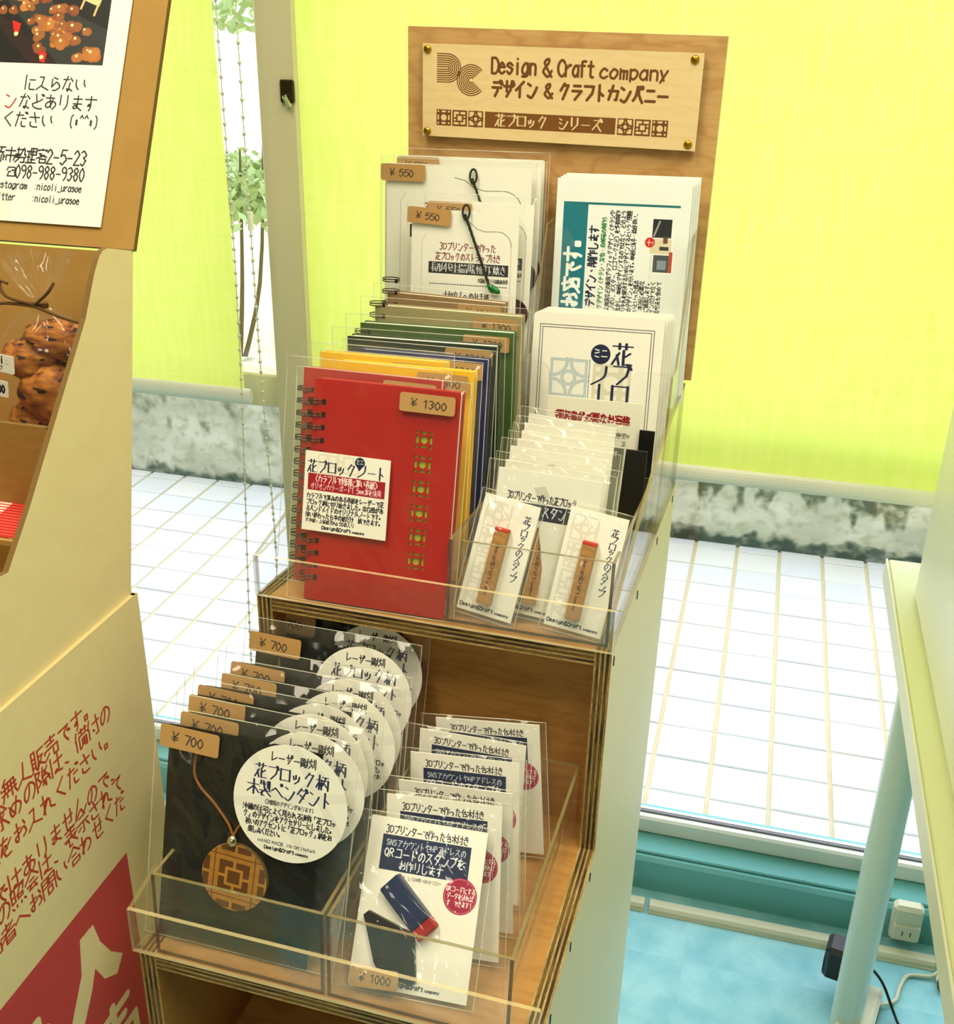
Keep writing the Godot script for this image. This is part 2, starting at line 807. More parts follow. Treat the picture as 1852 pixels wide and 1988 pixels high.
func fill_poly(im: Image, poly: Array, col: Color) -> void:
	var pv := PackedVector2Array(poly)
	var lo := pv[0]
	var hi := pv[0]
	for p in pv:
		lo = Vector2(minf(lo.x, p.x), minf(lo.y, p.y))
		hi = Vector2(maxf(hi.x, p.x), maxf(hi.y, p.y))
	for y in range(maxi(int(lo.y), 0), mini(int(hi.y) + 1, im.get_height())):
		for x in range(maxi(int(lo.x), 0), mini(int(hi.x) + 1, im.get_width())):
			if Geometry2D.is_point_in_polygon(Vector2(x + 0.5, y + 0.5), pv):
				im.set_pixel(x, y, im.get_pixel(x, y).lerp(col, col.a))


# Writes a line of text. opt: w stroke weight (of the size), v vertical, serif thin horizontals, sq squeeze in x, tr tracking, ang turn about the start
func text(im: Image, s: String, pos: Vector2, size: float, col: Color, opt := {}) -> float:
	var w: float = opt.get("w", 0.075) * size * 1.25
	var sq: float = opt.get("sq", 1.0)
	var tr: float = opt.get("tr", 1.0)
	var vert: bool = opt.get("v", false)
	var serif: bool = opt.get("serif", false)
	var basis := Transform2D(opt.get("ang", 0.0), pos)
	var cur := 0.0
	for c in s:
		if c == " " or c == "　":
			cur += size * (0.35 if c == " " else 0.9) * tr * sq
			continue
		var small := c in "っゃゅょァィェッャュョ"
		var key: String = {"っ": "つ", "ょ": "よ", "ッ": "ツ", "ェ": "エ", "ィ": "イ", "ァ": "ア", "ャ": "ヤ"}.get(c, c)
		var latin := c.unicode_at(0) < 0x100
		var adv := size * (0.62 if latin else 0.98) * tr * (1.0 if vert else sq)
		var k := 0.68 if small else 1.0
		var off := Vector2(0.16 if vert else 0.06, 0.02 if vert else 0.28) * size if small else Vector2.ZERO
		if vert and c == "ー":
			key = "｜"
		if vert and c in "。、":
			off = Vector2(0.5, -0.5) * size
		for st in glyph(key):
			for i in maxi(st.size() - 1, 1):
				var a: Vector2 = st[i] * size * 0.92 * k + off
				var b: Vector2 = st[mini(i + 1, st.size() - 1)] * size * 0.92 * k + off
				a.x *= sq
				b.x *= sq
				var hw := w * 0.5
				if serif:
					var d := (b - a).abs()
					hw *= 0.62 + 0.7 * d.y / maxf(d.x + d.y, 1e-4)
				var base := Vector2(0, cur) if vert else Vector2(cur, 0)
				seg(im, basis * (a + base), basis * (b + base), hw, col)
		cur += adv
	return cur


func text_width(s: String, size: float, opt := {}) -> float:
	var cur := 0.0
	for c in s:
		cur += size * (0.35 if c == " " else 0.9 if c == "　" else 0.62 if c.unicode_at(0) < 0x100 else 0.98) * float(opt.get("tr", 1.0)) * float(opt.get("sq", 1.0))
	return cur


func text_c(im: Image, s: String, cx: float, y: float, size: float, col: Color, opt := {}) -> void:
	text(im, s, Vector2(cx - text_width(s, size, opt) * 0.5, y), size, col, opt)


func text_fit(im: Image, s: String, x0: float, x1: float, y: float, size: float, col: Color, opt := {}) -> void:
	# squeezed or spread to run from x0 to x1
	var o := opt.duplicate()
	o["tr"] = 1.0
	o["sq"] = 1.0
	var k := (x1 - x0) / text_width(s, size, o)
	o["sq"] = k
	text(im, s, Vector2(x0, y), size, col, o)


func paper(w: int, h: int, col: Color) -> Image:
	var im := Image.create(w, h, false, Image.FORMAT_RGB8)
	im.fill(col)
	return im


func tex(im: Image) -> ImageTexture:
	return ImageTexture.create_from_image(im)


# Flower-block motifs: 0 round with notches, 1 stepped square, 2 four petals
func motif(im: Image, r: Rect2, kind: int, fg: Color, bg: Color, lw := 0.09) -> void:
	var s := r.size.x
	var c := r.get_center()
	im.fill_rect(Rect2i(r), fg)
	if kind == 0:
		disc(im, c, s * 0.2, bg)
		for d in [Vector2(0, -1), Vector2(0, 1), Vector2(-1, 0), Vector2(1, 0)]:
			var o: Vector2 = c + d * s * 0.36
			var h := Vector2(0.16, 0.06) * s if d.x == 0 else Vector2(0.06, 0.16) * s
			im.fill_rect(Rect2i(Rect2(o - h, h * 2)), bg)
		for d in [Vector2(-1, -1), Vector2(1, -1), Vector2(-1, 1), Vector2(1, 1)]:
			im.fill_rect(Rect2i(Rect2(c + d * s * 0.36 - Vector2(0.06, 0.06) * s, Vector2(0.12, 0.12) * s)), bg)
	elif kind == 1:
		var h := s * 0.4
		im.fill_rect(Rect2i(Rect2(c - Vector2(h, h), Vector2(h, h) * 2)), bg)
		var q := s * 0.2
		line(im, [c + Vector2(-q, -q), c + Vector2(q, -q), c + Vector2(q, q), c + Vector2(-q, q), c + Vector2(-q, -q)], s * lw, fg)
		for d in [Vector2(0, -1), Vector2(0, 1), Vector2(-1, 0), Vector2(1, 0)]:
			line(im, [c + d * q, c + d * h], s * lw, fg)
		for d in [Vector2(-1, 1), Vector2(1, -1)]:
			line(im, [c + Vector2(d.x * q, d.y * q), c + Vector2(d.x * h, d.y * q)], s * lw * 0.8, fg)
	else:
		var h := s * 0.42
		im.fill_rect(Rect2i(Rect2(c - Vector2(h, h), Vector2(h, h) * 2)), bg)
		ring(im, c, s * 0.17, s * lw, fg)
		for i in 4:
			var a := PI / 4 + i * PI / 2
			var o := c + Vector2(cos(a), sin(a)) * s * 0.60
			ring(im, o, s * 0.37, s * lw, fg, a + PI - 0.95, a + PI + 0.95)


# ------------------------------------------------------------------ textures
const INK := Color(0.10, 0.10, 0.13)
const NAVY := Color(0.07, 0.10, 0.24)
const CARD := Color(0.93, 0.92, 0.87)


func wood_image(s: int, a: Color, b: Color, w: int, h: int, stretch: float, waves: float) -> Image:
	var n := noise(s, 0.006, 3)
	var f := noise(s + 5, 0.05, 2)
	var im := paper(w, h, a)
	for y in h:
		for x in w:
			var v := n.get_noise_2d(x, y * stretch)
			var g := 0.5 + 0.5 * sin((v * waves + y * 0.02) * TAU)
			g = pow(g, 3.0) * 0.55 + 0.45 * (0.5 + 0.5 * f.get_noise_2d(x * 0.15, y * 3.0))
			im.set_pixel(x, y, a.lerp(b, clampf(g, 0, 1)))
	return im


func label_price(txt: String, s: int) -> Image:
	var im := paper(220, 90, Color(0.72, 0.56, 0.33))
	var n := noise(s, 0.2, 2)
	for y in 90:
		for x in 220:
			var c := im.get_pixel(x, y)
			im.set_pixel(x, y, c.lightened(0.0).lerp(Color(0.62, 0.46, 0.25), clampf(n.get_noise_2d(x * 0.4, y) * 0.35 + 0.12, 0, 1)))
	text(im, "¥", Vector2(48, 24), 42, INK, {"w": 0.075, "ang": 0.08})
	text(im, txt, Vector2(94, 28), 40, INK, {"w": 0.08, "tr": 1.0, "ang": 0.05})
	return im


func logo_text(im: Image, cx: float, y: float, size: float, col: Color, w := 0.1) -> void:
	# the maker's name as set on every card
	var tw := text_width("Design&Craft", size) + text_width(" company", size * 0.72)
	var x := cx - tw / 2
	x += text(im, "Design&Craft", Vector2(x, y), size, col, {"w": w})
	text(im, " company", Vector2(x, y + size * 0.25), size * 0.72, col, {"w": w})


func make_textures() -> void:
	# carved maker's sign
	var im := wood_image(3, Color(0.90, 0.80, 0.60), Color(0.87, 0.76, 0.55), 1120, 356, 2.5, 0.6)
	var burn := Color(0.42, 0.25, 0.08)
	for i in 7:
		var g := 3.6 + i * 4.7
		line(im, [Vector2(62, 37 + i * 8.0), Vector2(106, 37 + i * 8.0)], 4.2, burn)
		line(im, [Vector2(62, 143 - i * 8.0), Vector2(106, 143 - i * 8.0)], 4.2, burn)
		ring(im, Vector2(106, 90), 53 - i * 8.0, 4.2, burn, -PI / 2, PI / 2)
		ring(im, Vector2(204, 132), 58 - i * 8.0, 4.2, burn, 0.72, TAU - 0.72)
	text_fit(im, "Design", 290, 478, 38, 78, burn, {"w": 0.10})
	text_fit(im, "&", 500, 540, 42, 70, burn, {"w": 0.11})
	text_fit(im, "Craft", 560, 708, 38, 78, burn, {"w": 0.10})
	text_fit(im, "company", 728, 1000, 48, 68, burn, {"w": 0.105})
	text_fit(im, "デザイン", 290, 484, 130, 62, burn, {"w": 0.14})
	text_fit(im, "&", 510, 546, 134, 56, burn, {"w": 0.14})
	text_fit(im, "クラフトカンパニー", 568, 1002, 130, 62, burn, {"w": 0.14})
	for i in 3:
		motif(im, Rect2(60 + i * 68, 248, 62, 62), [0, 1, 2][i], burn, Color(0.88, 0.78, 0.58), 0.1)
		motif(im, Rect2(808 + i * 68, 248, 62, 62), [2, 1, 0][i], burn, Color(0.88, 0.78, 0.58), 0.1)
	im.fill_rect(Rect2i(266, 248, 534, 62), Color(0.47, 0.29, 0.09))
	text_fit(im, "花ブロック", 310, 530, 256, 48, Color(0.90, 0.82, 0.62), {"w": 0.09, "serif": true})
	text_fit(im, "シリーズ", 570, 750, 256, 48, Color(0.90, 0.82, 0.62), {"w": 0.09, "serif": true})
	T.sign = tex(im)
	for p in [["550", 11], ["1300", 12], ["700", 13], ["1000", 14]]:
		T["price" + p[0]] = tex(label_price(p[0], p[1]))
	# notebook label
	im = paper(400, 362, CARD)
	motif(im, Rect2(150, -20, 110, 110), 1, Color(0.89, 0.86, 0.80), Color(0.93, 0.92, 0.87))
	motif(im, Rect2(60, 10, 90, 90), 2, Color(0.89, 0.86, 0.80), Color(0.93, 0.92, 0.87))
	text_fit(im, "花ブロックノート", 14, 386, 40, 58, NAVY, {"w": 0.075, "serif": true})
	disc(im, Vector2(258, 28), 23, NAVY)
	fill_poly(im, [Vector2(240, 40), Vector2(276, 40), Vector2(257, 66)], NAVY)
	text_fit(im, "ミニ", 240, 276, 14, 22, CARD, {"w": 0.12})
	im.fill_rect(Rect2i(18, 100, 364, 76), Color(0.62, 0.05, 0.16))
	text_fit(im, "〈カラフルで特別に厚い表紙〉", 44, 356, 104, 36, Color(0.97, 0.93, 0.9), {"w": 0.08})
	text_fit(im, "オリオンカラーボード1.5mm厚を使用", 32, 366, 142, 29, Color(0.95, 0.88, 0.86), {"w": 0.07})
	var body := ["カラフルで厚みのある表紙をレーザーで花", "ブロック柄に切り抜きました。存在感があ", "るハンドメイドのオリジナルノートです。", "使い終わったら中の紙だけ交換できます。"]
	for i in 4:
		text_fit(im, body[i], 16, 382, 190 + i * 29, 26, INK, {"w": 0.11})
	text_fit(im, "※中紙：上質紙70kg 50枚入り", 16, 250, 306, 20, INK, {"w": 0.11})
	logo_text(im, 200, 334, 19, INK, 0.16)
	T.note_label = tex(im)
	# round pendant label
	im = paper(440, 440, CARD)
	for k in [[Vector2(-40, 260), Vector2(460, 150)], [Vector2(60, 60), Vector2(300, 420)], [Vector2(220, 0), Vector2(430, 330)], [Vector2(120, 330), Vector2(330, 90)]]:
		line(im, k, 34, Color(0.895, 0.885, 0.84))
	text_fit(im, "レーザー彫刻", 134, 310, 36, 38, INK, {"w": 0.085})
	text_fit(im, "花ブロック柄", 78, 362, 88, 56, NAVY, {"w": 0.075, "serif": true})
	text_fit(im, "木製ペンダント", 52, 384, 152, 58, NAVY, {"w": 0.075, "serif": true})
	text_fit(im, "（3種類のデザインがあります）", 118, 320, 218, 19, INK, {"w": 0.08})
	var pb := ["沖縄の住宅によく見られる通称「花ブロッ", "ク」のデザインをアクセサリーにしました。", "装いのアクセントに「花ブロック」柄をお", "楽しみください。"]
	for i in 4:
		text_fit(im, pb[i], [40, 44, 54, 66][i], [404, 396, 390, 200][i], 246 + i * 28, 25, INK, {"w": 0.11})
	text_fit(im, "HAND MADE IN OKINAWA", 108, 334, 370, 16, INK, {"w": 0.09})
	logo_text(im, 220, 392, 16, INK, 0.16)
	T.pendant_label = tex(im)
	# carved wooden disc
	im = wood_image(8, Color(0.66, 0.46, 0.17), Color(0.60, 0.40, 0.13), 256, 256, 0.3, 1.5)
	var dk := Color(0.36, 0.20, 0.05)
	var lt := Color(0.68, 0.48, 0.18)
	for o in [Vector2(0, 0), Vector2(-1, 0), Vector2(1, 0), Vector2(0, -1), Vector2(0, 1), Vector2(-1, -1), Vector2(1, 1), Vector2(1, -1), Vector2(-1, 1)]:
		var c: Vector2 = Vector2(126, 128) + o * 158
		im.fill_rect(Rect2i(Rect2(c - Vector2(60, 60), Vector2(120, 120))).intersection(Rect2i(0, 0, 256, 256)), dk)
		line(im, [c + Vector2(-30, -30), c + Vector2(30, -30), c + Vector2(30, 30), c + Vector2(-30, 30), c + Vector2(-30, -30)], 11, lt)
		for d in [Vector2(1, 0), Vector2(-1, 0), Vector2(0, 1), Vector2(0, -1)]:
			line(im, [c + d * 30, c + d * 60], 11, lt)
	for v in [-79, 79]:
		line(im, [Vector2(126 + v, 0), Vector2(126 + v, 256)], 4, dk)
		line(im, [Vector2(0, 128 + v), Vector2(256, 128 + v)], 4, dk)
	T.disc = tex(im)
	# card of the stamp made from a web address
	im = paper(448, 588, CARD)
	text_fit(im, "3Dプリンターで作った台木付き", 64, 382, 26, 31, INK, {"w": 0.085})
	im.fill_rect(Rect2i(54, 60, 340, 124), Color(0.07, 0.13, 0.28))
	text_fit(im, "SNSアカウントやHPアドレスの", 72, 378, 74, 27, Color(0.85, 0.88, 0.9), {"w": 0.075})
	text_fit(im, "QRコードのスタンプを", 70, 378, 104, 38, Color(0.93, 0.94, 0.93), {"w": 0.085})
	text_fit(im, "お作りします", 130, 300, 146, 34, Color(0.93, 0.94, 0.93), {"w": 0.085})
	text_fit(im, "※詳しくはお問い合わせください", 150, 300, 196, 13, Color(0.45, 0.45, 0.4), {"w": 0.09})
	disc(im, Vector2(374, 232), 63, Color(0.62, 0.05, 0.24))
	ring(im, Vector2(374, 232), 58, 1.6, Color(0.9, 0.6, 0.68))
	text_fit(im, "QRコードにする", 320, 430, 200, 21, CARD, {"w": 0.1})
	text_fit(im, "データを送れば", 324, 426, 224, 21, CARD, {"w": 0.1})
	text_fit(im, "すぐできます！", 326, 426, 248, 21, CARD, {"w": 0.1})
	logo_text(im, 250, 556, 18, INK, 0.14)
	T.code_card = tex(im)
	# header card of the flower-block stamps
	im = paper(420, 560, CARD)
	fill_poly(im, [Vector2(150, 60), Vector2(196, 48), Vector2(222, 92), Vector2(176, 108)], Color(0.82, 0.80, 0.76))
	text_fit(im, "3Dプリンターで作った花ブロック", 48, 330, 84, 33, INK, {"w": 0.085})
	im.fill_rect(Rect2i(36, 122, 300, 62), Color(0.06, 0.09, 0.2))
	text_fit(im, "浮彫型枠スタンプ", 60, 326, 128, 44, Color(0.88, 0.9, 0.9), {"w": 0.08, "serif": true})
	T.header_card = tex(im)
	# slim stamp card
	im = paper(240, 508, CARD)
	for k in 4:
		motif(im, Rect2(18, 24 + k * 118, 112, 112), [2, 0, 1, 2][k], Color(0.86, 0.85, 0.79), CARD, 0.1)
	text(im, "花ブロックのスタンプ", Vector2(184, 52), 33, NAVY, {"w": 0.08, "serif": true, "v": true, "tr": 0.88})
	logo_text(im, 118, 474, 20, INK, 0.14)
	T.stamp_card = tex(im)
	im = wood_image(21, Color(0.70, 0.50, 0.26), Color(0.58, 0.40, 0.18), 60, 320, 1.0, 1.0)
	var side := paper(320, 60, Color.WHITE)
	logo_text(side, 170, 20, 21, Color(0.0, 0.0, 0.0), 0.12)
	for y in 320:
		for x in 60:
			var k := side.get_pixel(y, 59 - x).r
			im.set_pixel(x, y, im.get_pixel(x, y).lerp(Color(0.25, 0.13, 0.05), 1.0 - k))
	T.stick = tex(im)
	# envelope underlay card
	im = paper(440, 1080, Color(0.93, 0.93, 0.89))
	text_fit(im, "3Dプリンターで作った", 120, 352, 122, 30, Color(0.40, 0.10, 0.14), {"w": 0.08})
	text_fit(im, "花ブロックのストラップ付き", 102, 372, 160, 30, Color(0.40, 0.10, 0.14), {"w": 0.08})
	im.fill_rect(Rect2i(74, 196, 330, 44), Color(0.06, 0.08, 0.13))
	text_fit(im, "長形4号封筒用透明下敷き", 82, 396, 201, 34, Color(0.88, 0.9, 0.9), {"w": 0.07, "serif": true})
	text_fit(im, "※国産アクリル樹脂板使用", 280, 404, 252, 16, INK, {"w": 0.09})
	for i in 28:
		line(im, [Vector2(80 + i * 11.6, 280), Vector2(86 + i * 11.6, 280)], 3, INK)
	text_fit(im, "大切な人へのお手紙、", 138, 352, 308, 34, INK, {"w": 0.08, "serif": true})
	text_fit(im, "宛名書きの時にしっかりと書く", 100, 400, 350, 34, INK, {"w": 0.08, "serif": true})
	text_fit(im, "ことができます", 170, 330, 392, 34, INK, {"w": 0.08, "serif": true})
	var oc := Color(0.42, 0.43, 0.36)
	line(im, [Vector2(210, 34), Vector2(240, 42), Vector2(272, 66), Vector2(300, 74), Vector2(352, 72)], 2.4, oc)
	ring(im, Vector2(356, 128), 56, 2.4, oc, -PI / 2, 0)
	line(im, [Vector2(412, 128), Vector2(420, 900)], 2.0, Color(0.68, 0.68, 0.62))
	line(im, [Vector2(60, 90), Vector2(44, 120), Vector2(44, 900)], 2.0, Color(0.75, 0.75, 0.68))
	T.env_card = tex(im)
	# teal flyer, its text turned a quarter
	var fl := paper(1000, 600, Color(0.91, 0.93, 0.92))     # written level, turned below
	fl.fill_rect(Rect2i(0, 34, 900, 112), Color(0.04, 0.45, 0.52))
	fl.fill_rect(Rect2i(890, 50, 10, 505), Color(0.06, 0.42, 0.46))
	text_fit(fl, "きるお店です。", 300, 770, 48, 84, Color(0.95, 0.97, 0.96), {"w": 0.13})
	text_fit(fl, "デザイン・制作します", 440, 800, 158, 44, NAVY, {"w": 0.12})
	text_fit(fl, "グラフィックデザイン（チラシ・広告・名刺等の制作）", 330, 850, 212, 23, Color(0.08, 0.42, 0.16), {"w": 0.12})
	var fb := ["中小、個人商店などの販促グラフィックデザイン（チラシや", "会社案内、ノボリ、ポスター、ロゴマークなど）を多数制作", "して経験を生かし、単純にデザインするのではなく、どのよう", "な問題がありそれを解決するためにデザインするという「問題", "解決のためのデザイン」を行います。単純に派手・格好良い、", "見栄えがいいといった視点", "ではない、本当に必要な", "デザインをご提案します。", "また、デザインだけでなく", "印刷や活用方法も含めて"]
	for i in 10:
		text_fit(fl, fb[i], 330 if i > 0 else 350, 870 if i < 5 else 570, 246 + i * 25.5, 23, INK, {"w": 0.11})
	var ph := [[Rect2(610, 452, 90, 84), Color(0.2, 0.24, 0.3)], [Rect2(690, 432, 84, 96), Color(0.86, 0.82, 0.7)], [Rect2(760, 440, 80, 84), Color(0.13, 0.14, 0.16)]]
	for p in ph:
		fl.fill_rect(Rect2i(p[0].grow(5)), Color(0.97, 0.97, 0.95))
		fl.fill_rect(Rect2i(p[0]), p[1])
	fl.fill_rect(Rect2i(610, 520, 90, 16), Color(0.7, 0.2, 0.12))
	fl.fill_rect(Rect2i(622, 470, 40, 40), Color(0.5, 0.56, 0.62))
	disc(fl, Vector2(738, 432), 22, Color(0.78, 0.16, 0.12))
	line(fl, [Vector2(726, 428), Vector2(750, 428)], 3, Color(0.95, 0.9, 0.85))
	line(fl, [Vector2(738, 420), Vector2(738, 446)], 3, Color(0.95, 0.9, 0.85))
	fl.fill_rect(Rect2i(706, 476, 16, 40), INK)
	fl.fill_rect(Rect2i(736, 490, 26, 20), Color(0.4, 0.2, 0.12))
	line(fl, [Vector2(768, 448), Vector2(830, 470)], 8, Color(0.6, 0.62, 0.6))
	fl.rotate_90(COUNTERCLOCKWISE)
	T.flyer = tex(fl)
	# booklet
	im = paper(508, 784, Color(0.93, 0.92, 0.88))
	for k in [0, 10]:
		line(im, [Vector2(28 + k, 784), Vector2(28 + k, 46 + k), Vector2(472 - k, 46 + k), Vector2(472 - k, 784)], 2.5, Color(0.2, 0.2, 0.24))
	motif(im, Rect2(76, 172, 150, 150), 2, Color(0.72, 0.77, 0.78), Color(0.90, 0.90, 0.87), 0.09)
	motif(im, Rect2(246, 184, 150, 150), 0, Color(0.82, 0.81, 0.72), Color(0.90, 0.89, 0.84), 0.09)
	line(im, [Vector2(232, 172), Vector2(232, 340)], 3, Color(0.36, 0.5, 0.58))
	text(im, "花ブロック", Vector2(318, 104), 84, NAVY, {"w": 0.08, "serif": true, "v": true, "tr": 0.94})
	disc(im, Vector2(272, 148), 38, NAVY)
	text_fit(im, "ミニ", 244, 302, 126, 36, CARD, {"w": 0.1})
	text(im, "ノート", Vector2(236, 196), 76, NAVY, {"w": 0.08, "serif": true, "v": true, "tr": 0.94})
	T.booklet = tex(im)
	# receipt notice
	im = paper(420, 620, Color(0.93, 0.92, 0.85))
	text_fit(im, "領収書が必要なお客様", 38, 370, 62, 40, Color(0.55, 0.03, 0.1), {"w": 0.14})
	text_fit(im, "は店員へお申し付けください", 250, 372, 140, 24, INK, {"w": 0.1})
	text_fit(im, "店", 340, 366, 176, 24, INK, {"w": 0.1})
	text_fit(im, "し", 340, 366, 226, 24, INK, {"w": 0.1})
	T.receipt = tex(im)
	# poster of the bakery
	im = paper(880, 800, Color(0.92, 0.92, 0.86))
	shop_photo(im, Rect2i(112, 0, 704, 350))
	text_fit(im, "に入らない", 578, 778, 384, 44, INK, {"w": 0.07})
	text(im, "ン", Vector2(522, 438), 44, Color(0.6, 0.1, 0.1), {"w": 0.07})
	text_fit(im, "などあります", 568, 816, 438, 44, INK, {"w": 0.07})
	text_fit(im, "ください", 522, 690, 490, 44, INK, {"w": 0.07})
	text_fit(im, "(*^^*)", 740, 830, 492, 40, INK, {"w": 0.07})
	text_fit(im, "浦添市勢理客2-5-23", 482, 812, 592, 44, INK, {"w": 0.075})
	text_fit(im, "☎098-988-9380", 562, 812, 640, 40, INK, {"w": 0.075})
	text_fit(im, "Instagram", 524, 636, 686, 26, INK, {"w": 0.085})
	text_fit(im, ":nicoli_urasoe", 655, 808, 686, 26, INK, {"w": 0.085})
	text_fit(im, "Twitter", 524, 602, 720, 26, INK, {"w": 0.085})
	text_fit(im, ":nicoli_urasoe", 653, 806, 720, 26, INK, {"w": 0.085})
	T.poster_top = tex(im)
	# kraft print
	im = kraft_image(41, 560, 1150)
	var rd := Color(0.72, 0.20, 0.10)
	var kt := ["は無人販売です。", "求めの際は、備付の", "代金をお入れください。", "", "商品ではありませんので、", "いての照会は、表示されて", "販売者へお問い合わせくだ"]
	var right := [390, 432, 432, 0, 436, 436, 436]
	var ky := [112, 152, 203, 0, 275, 309, 353]
	for i in 7:
		if kt[i] != "":
			text_fit(im, kt[i], right[i] - kt[i].length() * 36.5, right[i], ky[i], 40, rd, {"w": 0.075})
	im.fill_rect(Rect2i(0, 488, 416, 662), Color(0.79, 0.27, 0.27))
	var cream := Color(0.95, 0.89, 0.69)
	fill_poly(im, [Vector2(247, 545), Vector2(288, 547), Vector2(300, 600), Vector2(325, 650), Vector2(358, 688), Vector2(333, 716), Vector2(295, 690), Vector2(274, 642), Vector2(255, 680), Vector2(221, 726), Vector2(150, 790), Vector2(120, 770), Vector2(189, 690), Vector2(235, 620)], cream)
	text(im, "無", Vector2(-40, 560), 180, cream, {"w": 0.1})
	text(im, "売", Vector2(220, 775), 160, cream, {"w": 0.1})
	T.kraft_print = tex(im)
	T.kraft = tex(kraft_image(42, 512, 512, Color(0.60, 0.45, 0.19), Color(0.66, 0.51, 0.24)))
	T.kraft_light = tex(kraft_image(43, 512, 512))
	# bakery stickers
	im = paper(200, 100, Color(0.93, 0.93, 0.88))
	text_fit(im, "nicoli", 38, 134, 8, 50, INK, {"w": 0.15})
	text_fit(im, "チョコチップ", 40, 124, 64, 24, INK, {"w": 0.14})
	ring(im, Vector2(154, 38), 12, 2.4, Color(0.5, 0.45, 0.3), 0.3, PI - 0.3)
	disc(im, Vector2(149, 28), 2, Color(0.5, 0.45, 0.3))
	disc(im, Vector2(159, 28), 2, Color(0.5, 0.45, 0.3))
	T.sticker_name = tex(im)
	im = paper(130, 100, Color(0.93, 0.93, 0.88))
	text_fit(im, "¥500", 18, 112, 28, 50, INK, {"w": 0.17})
	T.sticker_price = tex(im)
	# gingham
	im = paper(256, 256, Color(0.9, 0.88, 0.84))
	for y in 256:
		for x in 256:
			var k := int(x % 64 < 32) + int(y % 64 < 32)
			im.set_pixel(x, y, [Color(0.92, 0.9, 0.85), Color(0.83, 0.3, 0.24), Color(0.7, 0.08, 0.06)][k])
	T.gingham = tex(im)
	# wood
	T.board = tex(wood_image(60, Color(0.80, 0.64, 0.41), Color(0.70, 0.52, 0.30), 640, 640, 3.4, 1.1))
	T.shelf = tex(wood_image(61, Color(0.72, 0.53, 0.28), Color(0.64, 0.45, 0.22), 512, 512, 3.0, 1.0))
	# veneer layers of the plywood, across u
	im = paper(128, 512, Color(0.6, 0.5, 0.25))
	var pn := noise(70, 0.02, 3)
	var pg := noise(71, 0.09, 2)
	for y in 512:
		for x in 128:
			var u := x / 128.0
			var k := u * 7.0
			var odd := int(k) % 2 == 1
			var e := absf(k - round(k))
			var c := Color(0.62, 0.51, 0.26) if not odd else Color(0.45, 0.33, 0.14)
			var v := pn.get_noise_2d(x * 0.6 + int(k) * 90.0, y * 0.5)
			if odd:
				c = c.lerp(Color(0.16, 0.09, 0.04), clampf(v * 2.2 + 0.15, 0, 0.85))
			else:
				c = c.lerp(Color(0.74, 0.63, 0.38), clampf(v * 1.5 + 0.3, 0, 1))
			if e < 0.09 and k > 0.5 and k < 6.5:
				c = c.lerp(Color(0.14, 0.09, 0.05), 0.75)
			c = c.darkened(clampf(pg.get_noise_2d(x, y) * 0.4, 0, 0.4))
			im.set_pixel(x, y, c)
	T.ply = tex(im)
	# stained concrete along the terrace
	im = paper(1400, 260, Color(0.6, 0.6, 0.55))
	var c1 := noise(81, 0.012, 4)
	var c2 := noise(82, 0.05, 4)
	var c3 := noise(83, 0.03, 3)
	for y in 260:
		var v := y / 260.0
		for x in 1400:
			var a := c1.get_noise_2d(x, y)
			var b := c2.get_noise_2d(x, y * 0.6)
			var dr := c3.get_noise_2d(x * 1.2, y * 0.25)
			var right_side := smoothstep(850.0, 905.0, x)
			var col := Color(0.74, 0.74, 0.67).lerp(Color(0.86, 0.85, 0.80), clampf(0.5 + a * 1.2, 0, 1)).lerp(Color(0.60, 0.58, 0.45), clampf(b * 0.9, 0, 0.6))
			var v0 := lerpf(0.22, 0.47, clampf((x - 350.0) / 650.0, 0, 1))
			var w := clampf((v - v0) / (1.0 - v0), 0, 1)
			var top := clampf((0.24 + 0.75 * dr - w * 0.9) * 3.0, 0, 1) * (0.4 + 0.6 * right_side)
			var bot := clampf((w - (0.86 - 0.10 * right_side) + 0.16 * c3.get_noise_2d(x, 900.0 + y * 0.5)) * 9.0, 0, 1) * (0.7 + 0.28 * right_side)
			if x > 840 and x < 905:
				bot *= 0.25
				top *= 0.4
				col = col.lerp(Color(0.60, 0.54, 0.44), 0.55)
			col = col.lerp(Color(0.23, 0.24, 0.13), clampf(top * (0.75 + b), 0, 0.85))
			col = col.lerp(Color(0.10, 0.14, 0.09), clampf(bot * (0.9 + b * 0.8), 0, 0.94))
			im.set_pixel(x, y, col)
	T.concrete = tex(im)
	# carpet-like floor, woven blind
	var nt := noise(90, 0.01, 4)
	var nf := noise(91, 0.25, 2)
	im = paper(512, 512, Color.WHITE)
	for y in 512:
		for x in 512:
			var k := 0.5 + nt.get_noise_2d(x, y) * 0.7 + nf.get_noise_2d(x, y) * 0.25
			im.set_pixel(x, y, Color(0.50, 0.76, 0.82).lerp(Color(0.66, 0.87, 0.90), clampf(k, 0, 1)))
	T.floor = tex(im)
	im = paper(512, 512, Color.WHITE)
	var wv := noise(95, 0.03, 3)
	for y in 512:
		for x in 512:
			var k := 0.5 + 0.5 * wv.get_noise_2d(x * 4.0, y * 0.22) * 0.8 + 0.25 * wv.get_noise_2d(x * 0.2, y * 5.0)
			im.set_pixel(x, y, Color(0.86, 0.94, 0.44).lerp(Color(0.93, 0.95, 0.54), clampf(k, 0, 1)))
	T.blind = tex(im)
	# fine paper bump for films and cards
	var bt := NoiseTexture2D.new()
	bt.width = 256
	bt.height = 256
	bt.seamless = true
	bt.as_normal_map = true
	bt.bump_strength = 3.0
	bt.noise = noise(99, 0.03, 3)
	T.crinkle = bt
	# cookies
	im = paper(256, 256, Color(0.6, 0.35, 0.1))
